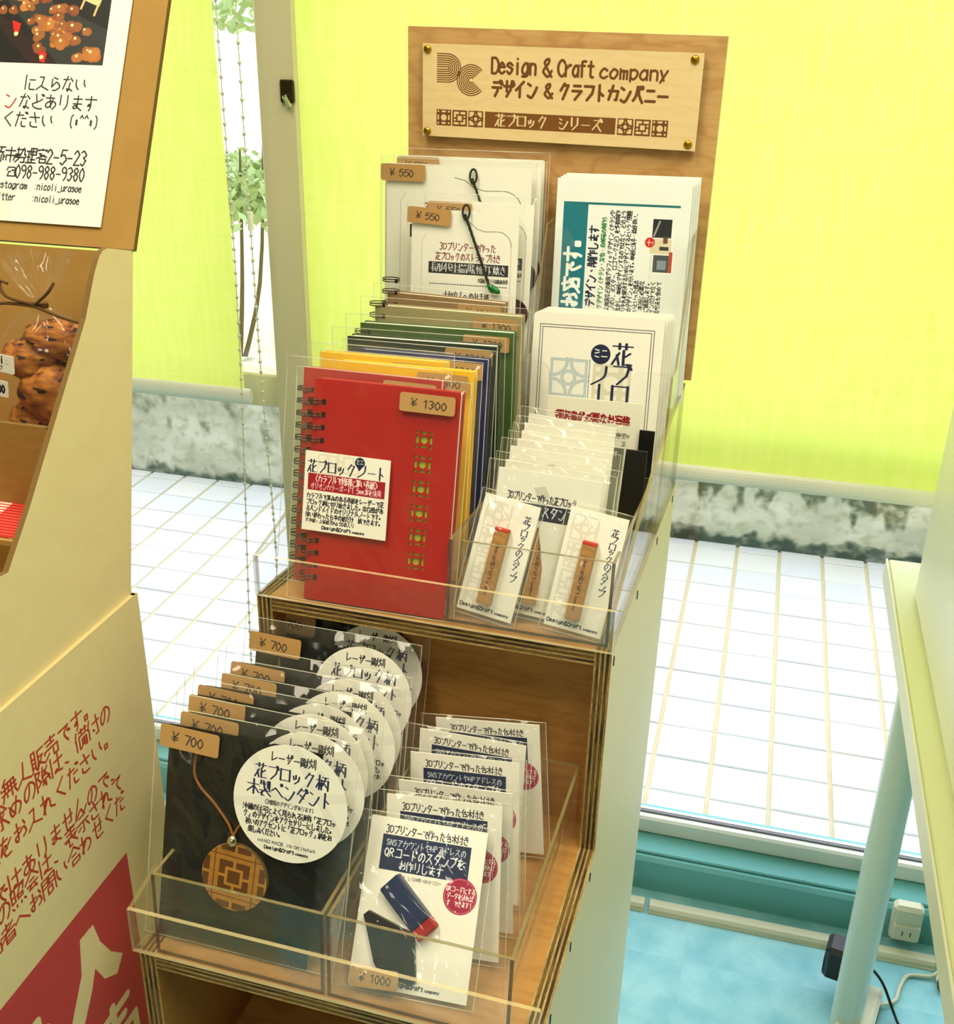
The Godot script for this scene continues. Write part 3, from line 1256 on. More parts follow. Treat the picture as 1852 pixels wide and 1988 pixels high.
	var ck := noise(101, 0.03, 4)
	var cd := noise(102, 0.02, 2)
	for y in 256:
		for x in 256:
			var k := 0.5 + ck.get_noise_2d(x, y)
			var c := Color(0.45, 0.22, 0.05).lerp(Color(0.76, 0.49, 0.15), clampf(k, 0, 1))
			if cd.get_noise_2d(x, y) > 0.42:
				c = Color(0.14, 0.06, 0.03)
			im.set_pixel(x, y, c)
	T.cookie = tex(im)


func kraft_image(s: int, w: int, h: int, ca := Color(0.92, 0.85, 0.64), cb := Color(0.95, 0.89, 0.69)) -> Image:
	var n := noise(s, 0.02, 3)
	var f := noise(s + 1, 0.4, 2)
	var im := paper(w, h, Color.WHITE)
	for y in h:
		for x in w:
			var k := 0.5 + 0.35 * n.get_noise_2d(x, y) + 0.2 * f.get_noise_2d(x, y)
			im.set_pixel(x, y, ca.lerp(cb, clampf(k, 0, 1)))
	return im


func shop_photo(target: Image, where: Rect2i) -> void:
	# the printed snapshot of a bread counter
	var im := paper(704, 378, Color(0.06, 0.035, 0.02))
	var r := Rect2i(0, 0, 704, 378)
	var rng := RandomNumberGenerator.new()
	rng.seed = 5
	fill_poly(im, [Vector2(430, 150), Vector2(704, 270), Vector2(704, 378), Vector2(560, 378), Vector2(360, 170)], Color(0.16, 0.17, 0.16))
	fill_poly(im, [Vector2(300, 210), Vector2(330, 206), Vector2(560, 378), Vector2(470, 378)], Color(0.15, 0.06, 0.03))
	im.fill_rect(Rect2i(430, 0, 180, 30), Color(0.22, 0.11, 0.03))
	im.fill_rect(Rect2i(610, 0, 94, 48), Color(0.38, 0.46, 0.40))
	for p in [[440, 10, 26], [488, 60, 20], [590, 54, 22], [636, 60, 18]]:
		disc(im, Vector2(p[0], p[1]), p[2] * 0.5, Color(0.66, 0.6, 0.42))
	for i in 80:
		var a := rng.randf()
		var p := Vector2(lerpf(150, 640, a) + rng.randf_range(-70, 90) * (0.5 + a), lerpf(-10, 340, a) + rng.randf_range(-44, 44))
		if p.x > 690 or p.y > 372 or p.y < 4:
			continue
		var sz := rng.randf_range(9, 14) * (0.7 + 0.9 * a)
		var c := Color(0.42, 0.18, 0.04).lerp(Color(0.72, 0.42, 0.12), rng.randf())
		for k in 5:
			var q := Vector2(rng.randf_range(-1, 1), rng.randf_range(-0.6, 0.6)) * sz * 0.7
			disc(im, Vector2(minf(p.x + q.x, 703 - sz), minf(p.y + q.y, 376 - sz)), sz * 0.75, c.lightened(0.12 * k / 5.0))
		disc(im, p + Vector2(-sz * 0.3, -sz * 0.4), sz * 0.24, Color(0.93, 0.82, 0.6))
	for p in [Vector2(330, 190), Vector2(412, 268), Vector2(508, 358), Vector2(262, 130)]:
		fill_poly(im, [p + Vector2(-14, -22), p + Vector2(16, -12), p + Vector2(12, 18), p + Vector2(-4, 14)], Color(0.78, 0.1, 0.06))
		disc(im, p + Vector2(4, 20) if p.y < 350 else p, 7, Color(0.9, 0.86, 0.6))
	fill_poly(im, [Vector2(636, 104), Vector2(690, 120), Vector2(668, 200), Vector2(612, 178)], Color(0.88, 0.77, 0.55))
	line(im, [Vector2(640, 130), Vector2(672, 138)], 5, INK)
	line(im, [Vector2(622, 164), Vector2(664, 178)], 3, Color(0.4, 0.3, 0.2))
	line(im, [Vector2(620, 178), Vector2(612, 206)], 7, Color(0.86, 0.72, 0.45))
	line(im, [Vector2(664, 196), Vector2(656, 226)], 7, Color(0.86, 0.72, 0.45))
	im.resize(where.size.x, where.size.y)
	target.blit_rect(im, Rect2i(Vector2i.ZERO, where.size), where.position)


# ------------------------------------------------------------------ materials
func mat(col: Color, rough := 0.6, metal := 0.0, texture: Texture2D = null) -> StandardMaterial3D:
	var m := StandardMaterial3D.new()
	m.albedo_color = col
	m.roughness = rough
	m.metallic = metal
	if texture:
		m.albedo_texture = texture
	return m


func clear(alpha: float, rough := 0.03, col := Color(0.92, 0.95, 0.9)) -> StandardMaterial3D:
	var m := StandardMaterial3D.new()
	m.transparency = BaseMaterial3D.TRANSPARENCY_ALPHA
	m.albedo_color = Color(col, alpha)
	m.roughness = rough
	m.cull_mode = BaseMaterial3D.CULL_DISABLED
	return m


func printed(texture: Texture2D, rough := 0.45) -> StandardMaterial3D:
	return mat(Color.WHITE, rough, 0.0, texture)


func make_materials() -> void:
	M.card = mat(CARD, 0.55)
	M.page = mat(Color(0.92, 0.9, 0.84), 0.8)
	M.kraft_label = mat(Color(0.66, 0.5, 0.28), 0.7)
	for k in ["550", "1300", "700", "1000"]:
		M["price" + k] = printed(T["price" + k], 0.7)
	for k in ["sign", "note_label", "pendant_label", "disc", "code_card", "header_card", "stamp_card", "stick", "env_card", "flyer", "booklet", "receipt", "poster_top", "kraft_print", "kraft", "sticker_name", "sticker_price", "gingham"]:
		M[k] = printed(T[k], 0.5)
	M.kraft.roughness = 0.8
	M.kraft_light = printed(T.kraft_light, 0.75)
	M.kraft_print.roughness = 0.75
	M.kraft_plain = mat(Color(0.66, 0.52, 0.26), 0.8)
	M.kraft_edge = mat(Color(0.45, 0.34, 0.16), 0.9)
	M.board = printed(T.board, 0.5)
	M.shelf = printed(T.shelf, 0.5)
	M.ply = printed(T.ply, 0.7)
	M.birch = mat(Color(0.86, 0.83, 0.68), 0.5)
	M.acrylic = clear(0.016, 0.02, Color(0.9, 0.93, 0.85))
	M.acrylic.metallic_specular = 0.36
	M.acrylic_edge = clear(0.62, 0.1, Color(0.55, 0.5, 0.32))
	M.acrylic_light = clear(0.5, 0.1, Color(0.85, 0.78, 0.58))
	M.acrylic_dark = clear(0.6, 0.1, Color(0.30, 0.24, 0.18))
	M.film = clear(0.012, 0.07, Color(0.95, 0.95, 0.9))
	M.film.metallic_specular = 0.36
	M.seam = clear(0.32, 0.15, Color(0.96, 0.96, 0.88))
	M.glass = clear(0.02, 0.0, Color(0.9, 0.96, 0.94))
	M.brass = mat(Color(0.72, 0.55, 0.16), 0.3, 1.0)
	M.steel = mat(Color(0.72, 0.70, 0.64), 0.22, 1.0)
	M.wire = mat(Color(0.35, 0.30, 0.24), 0.25, 1.0)
	M.silver = mat(Color(0.85, 0.8, 0.66), 0.15, 1.0)
	M.black = mat(Color(0.05, 0.05, 0.06), 0.35)
	M.black_plastic = mat(Color(0.06, 0.06, 0.075), 0.4)
	M.foil = mat(Color(0.012, 0.02, 0.014), 0.22)
	M.foil.metallic_specular = 0.32
	M.foil_low = mat(Color(0.03, 0.12, 0.07), 0.22)
	M.cord = mat(Color(0.50, 0.30, 0.07), 0.7)
	M.white = mat(Color(0.88, 0.88, 0.84), 0.5)
	M.white_gloss = mat(Color(0.93, 0.93, 0.89), 0.3)
	M.ivory = mat(Color(0.84, 0.83, 0.72), 0.4)
	M.alu = mat(Color(0.80, 0.77, 0.64), 0.35)
	M.alu_white = mat(Color(0.92, 0.93, 0.9), 0.35)
	M.dark_metal = mat(Color(0.22, 0.18, 0.08), 0.35, 0.6)
	M.wall = mat(Color(0.52, 0.48, 0.40), 0.9)
	M.ceiling = mat(Color(0.68, 0.67, 0.62), 0.9)
	M.sill = mat(Color(0.42, 0.70, 0.70), 0.55)
	M.floor = printed(T.floor, 0.7)
	M.floor.uv1_triplanar = true
	M.floor.uv1_world_triplanar = true
	M.floor.uv1_scale = Vector3(2.2, 2.2, 2.2)
	M.concrete = printed(T.concrete, 0.9)
	M.grout = mat(Color(0.84, 0.78, 0.62), 0.9)
	M.tiles = []
	for c in [Color(0.86, 0.86, 0.87), Color(0.84, 0.84, 0.86), Color(0.88, 0.87, 0.87), Color(0.85, 0.85, 0.88)]:
		M.tiles.append(mat(c, 0.5))
	M.blind = StandardMaterial3D.new()
	M.blind.albedo_texture = T.blind
	M.blind.roughness = 0.9
	M.blind.backlight_enabled = true
	M.blind.backlight = Color(1, 1, 1)
	M.blind.uv1_scale = Vector3(3, 3, 1)
	M.blind.cull_mode = BaseMaterial3D.CULL_DISABLED
	M.leaf = mat(Color(0.62, 0.72, 0.48), 0.6)  # paler than real foliage: washed-out haze behind the glass put into the colour
	M.leaf.cull_mode = BaseMaterial3D.CULL_DISABLED
	M.bark = mat(Color(0.3, 0.22, 0.14), 0.9)
	M.bead = mat(Color(0.80, 0.80, 0.72), 0.3)
	M.red = mat(Color(0.66, 0.045, 0.03), 0.4)
	M.rubber = mat(Color(0.72, 0.16, 0.06), 0.6)
	M.rubber_red = mat(Color(0.58, 0.07, 0.09), 0.6)
	M.green_cord = mat(Color(0.10, 0.13, 0.08), 0.7)
	M.green_charm = mat(Color(0.02, 0.42, 0.16), 0.25)
	M.purple = mat(Color(0.22, 0.03, 0.10), 0.3)
	M.lime = mat(Color(0.62, 0.70, 0.16), 0.6)
	M.block_blue = mat(Color(0.10, 0.16, 0.30), 0.3)
	M.cookie = printed(T.cookie, 0.75)
	M.jute = mat(Color(0.36, 0.25, 0.10), 0.9)
	M.lamp = mat(Color(0.95, 0.95, 0.9), 0.4)
	M.lamp.emission_enabled = true
	M.lamp.emission = Color(1.0, 0.96, 0.86)
	M.lamp.emission_energy_multiplier = 5.0
	M.table = mat(Color(0.86, 0.88, 0.70), 0.3)  # white top; the yellow-green reflection of the blind is put into this colour
	M.table_edge = mat(Color(0.88, 0.88, 0.78), 0.4)
	M.leg = mat(Color(0.80, 0.86, 0.82), 0.2)


# ------------------------------------------------------------------ setting
func ceiling_lamp(p: Vector3, lb: String) -> void:
	var o := thing("ceiling_lamp", lb, "lamp", at(p.x, p.y, p.z), "ceiling light panels")
	part("housing", box(Vector3(0.34, 0.05, 1.24), 0.006), M.white, o, at(0, 0.032, 0))
	part("diffuser", box(Vector3(0.28, 0.012, 1.16), 0.003), M.lamp, o)
	var l := AreaLight3D.new()
	l.name = "lamp_light"
	l.area_size = Vector2(0.28, 1.16)
	l.light_color = Color(1.0, 0.95, 0.84)
	l.light_energy = LAMP_E
	l.area_range = 12.0
	l.area_attenuation = 2.0
	l.shadow_enabled = true
	l.transform = Transform3D(Basis(Vector3.RIGHT, -PI / 2), Vector3(0, -0.012, 0))
	o.add_child(l)


const WIN := -1.507      # inner face of the sill
func build_room() -> void:
	struct("floor", box_between(Vector3(-3.2, -0.12, -1.66), Vector3(3.2, 0.0, 3.2)), M.floor, "pale turquoise floor between the display stand and the window sill")
	struct("ceiling", box_between(Vector3(-3.2, 2.62, -1.75), Vector3(3.2, 2.75, 3.2)), M.ceiling, "white ceiling of the shop")
	struct("wall_left", box_between(Vector3(-3.35, -0.12, -1.75), Vector3(-3.2, 2.75, 3.2)), M.wall, "plain wall on the left of the shop")
	struct("wall_right", box_between(Vector3(3.2, -0.12, -1.75), Vector3(3.35, 2.75, 3.2)), M.wall, "plain wall on the right of the shop")
	struct("wall_back", box_between(Vector3(-3.35, -0.12, 3.2), Vector3(3.35, 2.75, 3.35)), M.wall, "plain wall behind the camera")
	struct("wall_front", box_between(Vector3(-3.2, 2.3, -1.75), Vector3(3.2, 2.62, WIN)), M.wall, "wall strip above the shop window")
	# kerb under the glass: a face, a ledge and a nosing
	var st := begin()
	add_box(st, Vector3(0, 0.03, WIN - 0.075), Vector3(6.4, 0.075, 0.15), 0.006)
	struct("trim_1", st.commit(), M.sill, "turquoise sill kerb under the window glass")
	struct("trim_2", box_between(Vector3(-3.2, 0.0675, -1.645), Vector3(3.2, 0.073, WIN - 0.012), 0.002), M.sill, "thin turquoise capping strip along the top of the sill")


func build_window() -> void:
	# one frame, its panes are parts
	var w := struct("window_1", box_between(Vector3(-3.2, 0.073, -1.60), Vector3(3.2, 0.107, -1.565), 0.004), M.alu_white, "white aluminium window frame with a wide beige mullion")
	part("gasket", box_between(Vector3(-3.2, 0.107, -1.588), Vector3(3.2, 0.1085, -1.579)), M.black, w)
	part("mullion", box_between(Vector3(-0.7175, 0.073, -1.64), Vector3(-0.661, 2.32, WIN), 0.002), M.alu, w)
	part("jamb", box_between(Vector3(-0.6608, 0.073, -1.62), Vector3(-0.6515, 2.32, WIN - 0.012), 0.001), M.alu_white, w)
	part("head_rail", box_between(Vector3(-3.2, 2.26, -1.62), Vector3(3.2, 2.32, WIN), 0.003), M.alu, w)
	part("transom", box_between(Vector3(-3.2, 0.803, -1.60), Vector3(-0.727, 0.858, -1.545), 0.003), M.alu, w)
	part("gap_seal", box_between(Vector3(-0.727, 0.80, -1.60), Vector3(-0.7205, 0.868, -1.546), 0.001), M.black, w)  # black strip stands for the dark gap between rail and mullion
	part("transom", box_between(Vector3(-0.651, 0.82, -1.60), Vector3(3.2, 0.87, -1.545), 0.003), M.alu_white, w)
	part("pane", box_between(Vector3(-3.2, 0.11, -1.584), Vector3(-0.7175, 2.26, -1.580)), M.glass, w)
	part("pane", box_between(Vector3(-0.652, 0.11, -1.584), Vector3(3.2, 2.26, -1.580)), M.glass, w)
	var l := thing("window_latch", "small dark bronze latch on the beige window mullion", "latch", at(-0.672, 1.285, WIN))
	part("plate", box(Vector3(0.021, 0.03, 0.006), 0.002), M.dark_metal, l, at(0, 0, 0.003))
	var lt := Transform3D(Basis(Vector3.BACK, 0.35) * Basis(Vector3.RIGHT, 0.4), Vector3(0.002, -0.012, 0.010))
	part("lever", box(Vector3(0.007, 0.018, 0.007), 0.002), M.silver, l, lt)


func build_outside() -> void:
	var g := struct("ground", box_between(Vector3(-4.5, -0.2, -12), Vector3(3.5, -0.006, -1.66)), M.grout, "terrace of pale square tiles outside the window")
	var t := box(Vector3(0.1075, 0.014, 0.1070), 0.002)
	var rng := RandomNumberGenerator.new()
	rng.seed = 3
	var n := 0
	for j in 12:
		var z := -1.7294 - j * 0.1114
		if z < -2.96:
			continue
		for i in 25:
			var k := i - 19 + (2 if j < 4 else 0)
			if n >= 300:
				continue
			n += 1
			part("tile", t, M.tiles[rng.randi() % 4], g, at(0.0078 + 0.1165 * (k + 0.5), -0.007 + rng.randf_range(-0.0012, 0.0006), z))
	var wall := grid_wall()
	struct("wall_terrace", wall, M.concrete, "low stained concrete wall with dark moss along its foot outside")
	# a bush beyond the wall, glimpsed beside the left blind
	var b := thing("bush", "green bush outside, glimpsed between the left blind and the mullion", "bush", at(-2.02, 0.0, -3.9))
	var st := begin()
	rng.seed = 9
	for i in 2600:
		var d := Vector3(rng.randfn(0, 0.2), 0, rng.randfn(0, 0.2))
		var p := Vector3(0, rng.randf_range(0.66, 0.84), 0) + d
		if rng.randf() < 0.2:
			p.y = rng.randf_range(1.3, 1.5)
		var a := Vector3(rng.randfn(), rng.randfn(), rng.randfn()).normalized() * 0.03
		var c := a.cross(Vector3(rng.randfn(), rng.randfn(), rng.randfn()).normalized()).normalized() * 0.014
		quad(st, p - a, p + c, p + a, p - c, a.cross(c).normalized())
	var lv := part("foliage", st.commit(), M.leaf, b)
	lv.set_meta("kind", "stuff")
	st = begin()
	for i in 5:
		add_tube(st, curve([Vector3(0, 0, 0), Vector3(0.06 * (i - 2), 0.4, 0.03 * (i % 2)), Vector3(0.1 * (i - 2), 0.9 + 0.1 * (i % 3), 0.05)], 4), 0.012, 6, false, 0.004)
	part("stem", st.commit(), M.bark, b)


func grid_wall() -> ArrayMesh:
	# front face carries the stains; -2.9 .. 1.1 wide
	var st := begin()
	var x0 := -2.9
	var x1 := 1.1
	var y1 := 0.37
	var z := -2.935
	quad(st, Vector3(x0, y1, z), Vector3(x1, y1, z), Vector3(x1, 0, z), Vector3(x0, 0, z), Vector3(0, 0, 1))
	quad(st, Vector3(x0, y1, z), Vector3(x1, y1, z), Vector3(x1, y1, z - 0.15), Vector3(x0, y1, z - 0.15), Vector3(0, 1, 0), [Vector2(0, 0.3), Vector2(1, 0.3), Vector2(1, 0.4), Vector2(0, 0.4)])
	quad(st, Vector3(x0, y1, z - 0.15), Vector3(x1, y1, z - 0.15), Vector3(x1, 0, z - 0.15), Vector3(x0, 0, z - 0.15), Vector3(0, 0, -1))
	for s in [x0, x1]:
		quad(st, Vector3(s, y1, z), Vector3(s, y1, z - 0.15), Vector3(s, 0, z - 0.15), Vector3(s, 0, z), Vector3(signf(s), 0, 0))
	return st.commit()


func blind(called: String, label: String, x0: float, x1: float, yb: float, z: float, skew: float, bar_x1: float) -> void:
	var o := thing(called, label, "blind", at(0, 0, z))
	var st := begin()
	var f := func(u: float, v: float) -> Vector3:
		return Vector3(lerpf(x0, x1, u) - skew * (1.0 - v) * u, lerpf(2.2, yb, v), 0.0015 * sin(u * 19.0) * sin(v * 3.1))
	grid(f, 40, 12, st)
	st.generate_normals()
	part("fabric", st.commit(), M.blind, o)
	# rounded weight bar in the hem
	var pts := PackedVector2Array()
	for i in 16:
		var a := TAU * i / 16
		pts.append(Vector2(cos(a) * 0.006, -0.011 + sin(a) * 0.0125))
	part("hem_bar", prism(pts, bar_x1 - x0), M.alu_white, o, Transform3D(Basis(Vector3(0, 0, 1), Vector3(0, 1, 0), Vector3(-1, 0, 0)), Vector3((x0 + bar_x1) / 2, yb, 0)))
	part("roller", tube(PackedVector3Array([Vector3(x0, 2.2, -0.01), Vector3(x1, 2.2, -0.01)]), 0.022, 20), M.white, o)


func build_blinds() -> void:
	blind("roller_blind", "translucent lime roller blind left of the window mullion", -2.6, -0.7625, 0.851, -1.487, 0.012, -0.752)
	blind("roller_blind", "wide translucent lime roller blind behind the wooden stand", -0.650, 2.4, 0.8045, -1.492, 0.0, 2.4)
	# one endless ball chain hanging in two strands
	var o := thing("blind_chain", "white beaded pull chain hanging in two strands before the mullion", "chain")
	var l := curve([Vector3(-0.7377, 2.18, -1.445), Vector3(-0.7377, 1.398, -1.44), Vector3(-0.7405, 0.95, -1.44), Vector3(-0.7585, 0.42, -1.43), Vector3(-0.752, 0.30, -1.43), Vector3(-0.725, 0.27, -1.43), Vector3(-0.708, 0.32, -1.43), Vector3(-0.706, 0.5, -1.43), Vector3(-0.7025, 0.62, -1.435), Vector3(-0.7098, 0.93, -1.44), Vector3(-0.7092, 1.398, -1.44), Vector3(-0.705, 2.18, -1.445)], 24)
	part("cord", tube(l, 0.0008, 6), M.bead, o)
	var mm := MultiMesh.new()
	mm.transform_format = MultiMesh.TRANSFORM_3D
	var sp := SphereMesh.new()
	sp.radius = 0.0026
	sp.height = 0.006
	sp.radial_segments = 10
	sp.rings = 6
	mm.mesh = sp
	var spots := []
	var acc := 0.0
	for i in l.size() - 1:
		acc += l[i].distance_to(l[i + 1])
		if acc > 0.0152:
			acc -= 0.0152
			spots.append(l[i + 1])
	mm.instance_count = spots.size()
	for i in spots.size():
		mm.set_instance_transform(i, Transform3D(Basis(), spots[i]))
	var mi := MultiMeshInstance3D.new()
	mi.name = "bead"
	mi.multimesh = mm
	mi.material_override = M.bead
	mi.set_meta("kind", "stuff")
	o.add_child(mi)
	part("connector", tube(PackedVector3Array([Vector3(-0.7095, 1.105, -1.44), Vector3(-0.7097, 1.13, -1.44)]), 0.0042, 10), M.white_gloss, o)


# ------------------------------------------------------------------ the wooden stand
func build_stand() -> void:
	var o := thing("display_stand", "stepped plywood display stand with clear acrylic rims and a tall back board", "display stand", ST)
	var side := PackedVector2Array([Vector2(0, 0), Vector2(0.4455, -0.046), Vector2(0.4455, -0.96), Vector2(-0.209, -0.96), Vector2(-0.209, -0.1757), Vector2(0, -0.188)])
	var turn := Basis(Vector3(0, 0, -1), Vector3.UP, Vector3(1, 0, 0))
	var pl := part("side_panel", prism(side, 0.013, 0.35), [M.shelf, M.birch, M.ply], o, Transform3D(turn, Vector3(0.0065, 0, 0)))
	var pr := part("side_panel", prism(side, 0.013, 0.35), [M.birch, M.shelf, M.ply], o, Transform3D(turn, Vector3(0.2815, 0, 0)))
	for p in [[0.42, -0.048], [0.28, -0.033], [0.14, -0.019], [0.012, -0.008], [-0.02, -0.192], [-0.1, -0.187], [-0.17, -0.183]]:
		part("nail", box(Vector3(0.0022, 0.0075, 0.0012)), M.black, pr, at(p[0], p[1] - 0.006, 0.0067))
	# shelves lean back a little
	var up := Basis(Vector3.RIGHT, Vector3(0, 0, -1), Vector3.UP)
	var sh := PackedVector2Array([Vector2(0.013, 0), Vector2(0.275, 0), Vector2(0.275, 0.43), Vector2(0.013, 0.43)])
	part("shelf", prism(sh, 0.013, 0.3), [M.shelf, M.shelf, M.ply], o, Transform3D(Basis(Vector3.RIGHT, -0.103) * up, Vector3(0, -0.0065, 0)))
	sh = PackedVector2Array([Vector2(0.013, 0), Vector2(0.275, 0), Vector2(0.275, 0.245), Vector2(0.013, 0.245)])
	part("shelf", prism(sh, 0.013, 0.3), [M.shelf, M.shelf, M.ply], o, Transform3D(Basis(Vector3.RIGHT, -0.059) * up, Vector3(0, -0.1822, 0.209)))
	sh = PackedVector2Array([Vector2(0.013, 0), Vector2(0.275, 0), Vector2(0.275, 0.5), Vector2(0.013, 0.5)])
	part("shelf", prism(sh, 0.013, 0.3), [M.shelf, M.shelf, M.ply], o, Transform3D(up, Vector3(0, -0.36, 0.205)))
	part("riser", box_between(Vector3(0.013, -0.2, -0.045), Vector3(0.275, -0.02, -0.033)), M.shelf, o)
	part("riser", box_between(Vector3(0.013, -0.95, -0.2), Vector3(0.275, -0.2, -0.188)), M.shelf, o)
	var bb := prism(PackedVector2Array([Vector2(0.002, -0.06), Vector2(0.277, -0.06), Vector2(0.277, 0.074), Vector2(0.2924, 0.074), Vector2(0.2924, 0.411), Vector2(-0.0244, 0.411), Vector2(-0.0244, 0.074), Vector2(0.002, 0.074)]), 0.011, 0.35)
	part("back_board", bb, [M.board, M.board, M.birch], o, at(0, 0, -0.451))
	# clear rims: a strip in front, cheeks that rise to the back
	part("front_rim", prism(PackedVector2Array([Vector2(0, 0), Vector2(0.288, 0), Vector2(0.288, 0.036), Vector2(0, 0.036)]), 0.003), [M.acrylic, M.acrylic, M.acrylic_light], o, at(0, 0, 0.0008))
	var cheek := PackedVector2Array([Vector2(0, 0.001), Vector2(0.437, -0.043), Vector2(0.437, 0.073), Vector2(0.2, 0.073), Vector2(0, 0.036)])
	for x in [0.0015, 0.2865]:
		part("cheek", prism(cheek, 0.003), [M.acrylic, M.acrylic, M.acrylic_edge], o, Transform3D(turn, Vector3(x, 0, -0.001)))
	part("front_rim", prism(PackedVector2Array([Vector2(-0.004, 0), Vector2(0.288, 0), Vector2(0.288, 0.0385), Vector2(-0.004, 0.0385)]), 0.003), [M.acrylic, M.acrylic, M.acrylic_light], o, at(0, -0.1757, 0.2095))
	cheek = PackedVector2Array([Vector2(-0.209, -0.1757), Vector2(0, -0.187), Vector2(0, -0.1), Vector2(-0.03, -0.1), Vector2(-0.209, -0.1372)])
	part("cheek", prism(cheek, 0.003), [M.acrylic, M.acrylic, M.acrylic_edge], o, Transform3D(turn, Vector3(-0.0025, 0, -0.001)))
	# the maker's sign on four brass pins
	var s := thing("maker_sign", "engraved pale wooden sign pinned to the back board with brass heads", "sign", ST * Transform3D(Basis(), Vector3(0.1335, 0.3075, -0.4395)))
	part("plate", prism(PackedVector2Array([Vector2(-0.1395, 0.0005), Vector2(0.1395, 0), Vector2(0.1395, 0.0885), Vector2(-0.1395, 0.0885)]), 0.004), [M.sign, M.kraft_plain, M.kraft_edge], s)
	var pin := SphereMesh.new()
	pin.radius = 0.0042
	pin.height = 0.0048
	pin.radial_segments = 16
	pin.rings = 8
	for p in [[-0.1345, 0.083], [0.131, 0.0825], [-0.1345, 0.005], [0.132, 0.006]]:
		part("pin", pin, M.brass, s, Transform3D(Basis(Vector3.RIGHT, PI / 2), Vector3(p[0], p[1], 0.0022)))


# ------------------------------------------------------------------ kraft display on the left
func build_kraft_display() -> void:
	var base := thing("cardboard_plinth", "tall kraft cardboard plinth printed with red sales notes left of the stand", "plinth", at(-0.61, 0, -0.41))
	# right face carries the print
	var st := begin()
	var x := 0.192
	var z0 := -0.2128
	var y1 := 1.004
	var yk := 0.546
	var zk := 0.010
	quad(st, Vector3(x, y1, zk), Vector3(x, y1, z0), Vector3(x, yk, z0), Vector3(x, yk, zk), Vector3(1, 0, 0))
	var mesh := st.commit()
	st = begin()
	quad(st, Vector3(x, y1, 0.21), Vector3(x, y1, zk), Vector3(x, 0, zk), Vector3(x, 0, 0.21), Vector3(1, 0, 0))
	quad(st, Vector3(x, yk, zk), Vector3(x, yk, z0), Vector3(x, 0, z0), Vector3(x, 0, zk), Vector3(1, 0, 0))
	quad(st, Vector3(-x, y1, 0.21), Vector3(x, y1, 0.21), Vector3(x, 0, 0.21), Vector3(-x, 0, 0.21), Vector3(0, 0, 1))
	quad(st, Vector3(-x, y1, z0), Vector3(x, y1, z0), Vector3(x, 0, z0), Vector3(-x, 0, z0), Vector3(0, 0, -1))
	quad(st, Vector3(-x, y1, 0.21), Vector3(-x, y1, z0), Vector3(-x, 0, z0), Vector3(-x, 0, 0.21), Vector3(-1, 0, 0))
	# rim with thickness, floor inside
	var r := 0.004
	for e in [[Vector3(x - 0.0004, y1, z0), Vector3(x - r, y1, 0.21)], [Vector3(-x + 0.0004, y1, z0), Vector3(-x + r, y1, 0.21)]]:
		add_box(st, (e[0] + e[1]) * 0.5 + Vector3(0, -0.0119, 0), Vector3(r - 0.0004, 0.024, 0.42))
	add_box(st, Vector3(0, y1 - 0.0119, z0 + r / 2 + 0.0004), Vector3(x * 2 - 0.001, 0.024, r))
	add_box(st, Vector3(0, y1 - 0.03, 0), Vector3(x * 2 - 0.002, 0.003, 0.42))
	st.commit(mesh)
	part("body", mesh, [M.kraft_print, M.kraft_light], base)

	var d := thing("cardboard_display_box", "open kraft cardboard counter display with sloping cheeks and tall leaning header", "display box", at(-0.61, 1.0, -0.41))
	var turn := Basis(Vector3(0, 0, -1), Vector3.UP, Vector3(1, 0, 0))
	# outline in (distance back from z = -0.41, height over 1.0)
	var ck := PackedVector2Array([Vector2(0.2085, -0.022), Vector2(0.211, 0.0093), Vector2(0.2642, 0.2426), Vector2(0.234, 0.2500), Vector2(0.2285, 0.2495), Vector2(0.2234, 0.2461), Vector2(0.216, 0.237), Vector2(0.2, 0.211), Vector2(0.1173, 0.1142), Vector2(0.0883, 0.0835), Vector2(0.0789, 0.0848), Vector2(0.06, 0.09), Vector2(-0.19, 0.09), Vector2(-0.19, -0.022)])
	for s in [-1, 1]:
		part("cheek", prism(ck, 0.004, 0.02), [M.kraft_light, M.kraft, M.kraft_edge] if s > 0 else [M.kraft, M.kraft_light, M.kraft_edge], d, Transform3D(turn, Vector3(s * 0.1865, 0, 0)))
	var back := Transform3D(Basis(Vector3.RIGHT, -0.2225), Vector3(0, 0.0, -0.2065))
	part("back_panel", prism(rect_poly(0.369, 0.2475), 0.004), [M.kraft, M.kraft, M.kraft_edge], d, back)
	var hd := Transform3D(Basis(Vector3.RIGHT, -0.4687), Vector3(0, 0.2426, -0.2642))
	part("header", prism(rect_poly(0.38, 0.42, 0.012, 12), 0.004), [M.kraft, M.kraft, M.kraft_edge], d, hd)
	part("front_panel", box(Vector3(0.369, 0.11, 0.004)), M.kraft_plain, d, at(0, 0.033, 0.186))
	# shelf board inside with the gingham sheet
	var sh := Transform3D(Basis(Vector3.RIGHT, 0.12), Vector3(-0.002, 0.088, -0.165))
	part("inner_board", box(Vector3(0.365, 0.004, 0.085)), M.kraft_plain, d, sh)
	var gs := thing("gingham_sheet", "red and white gingham paper lying inside the cardboard display", "paper sheet", at(-0.61, 1.0, -0.41) * sh * at(0, 0.0026, 0))
	var gm := PlaneMesh.new()
	gm.size = Vector2(0.36, 0.08)
	var gmat: StandardMaterial3D = M.gingham.duplicate()
	gmat.uv1_scale = Vector3(6.4, 1.4, 1)
	part("sheet", box(Vector3(0.36, 0.0008, 0.08)), gmat, gs)
	# tray that holds the biscuits
	var tray := thing("cardboard_tray", "small flared kraft cardboard tray holding the biscuit bags", "tray", at(-0.515, 1.089, -0.575))
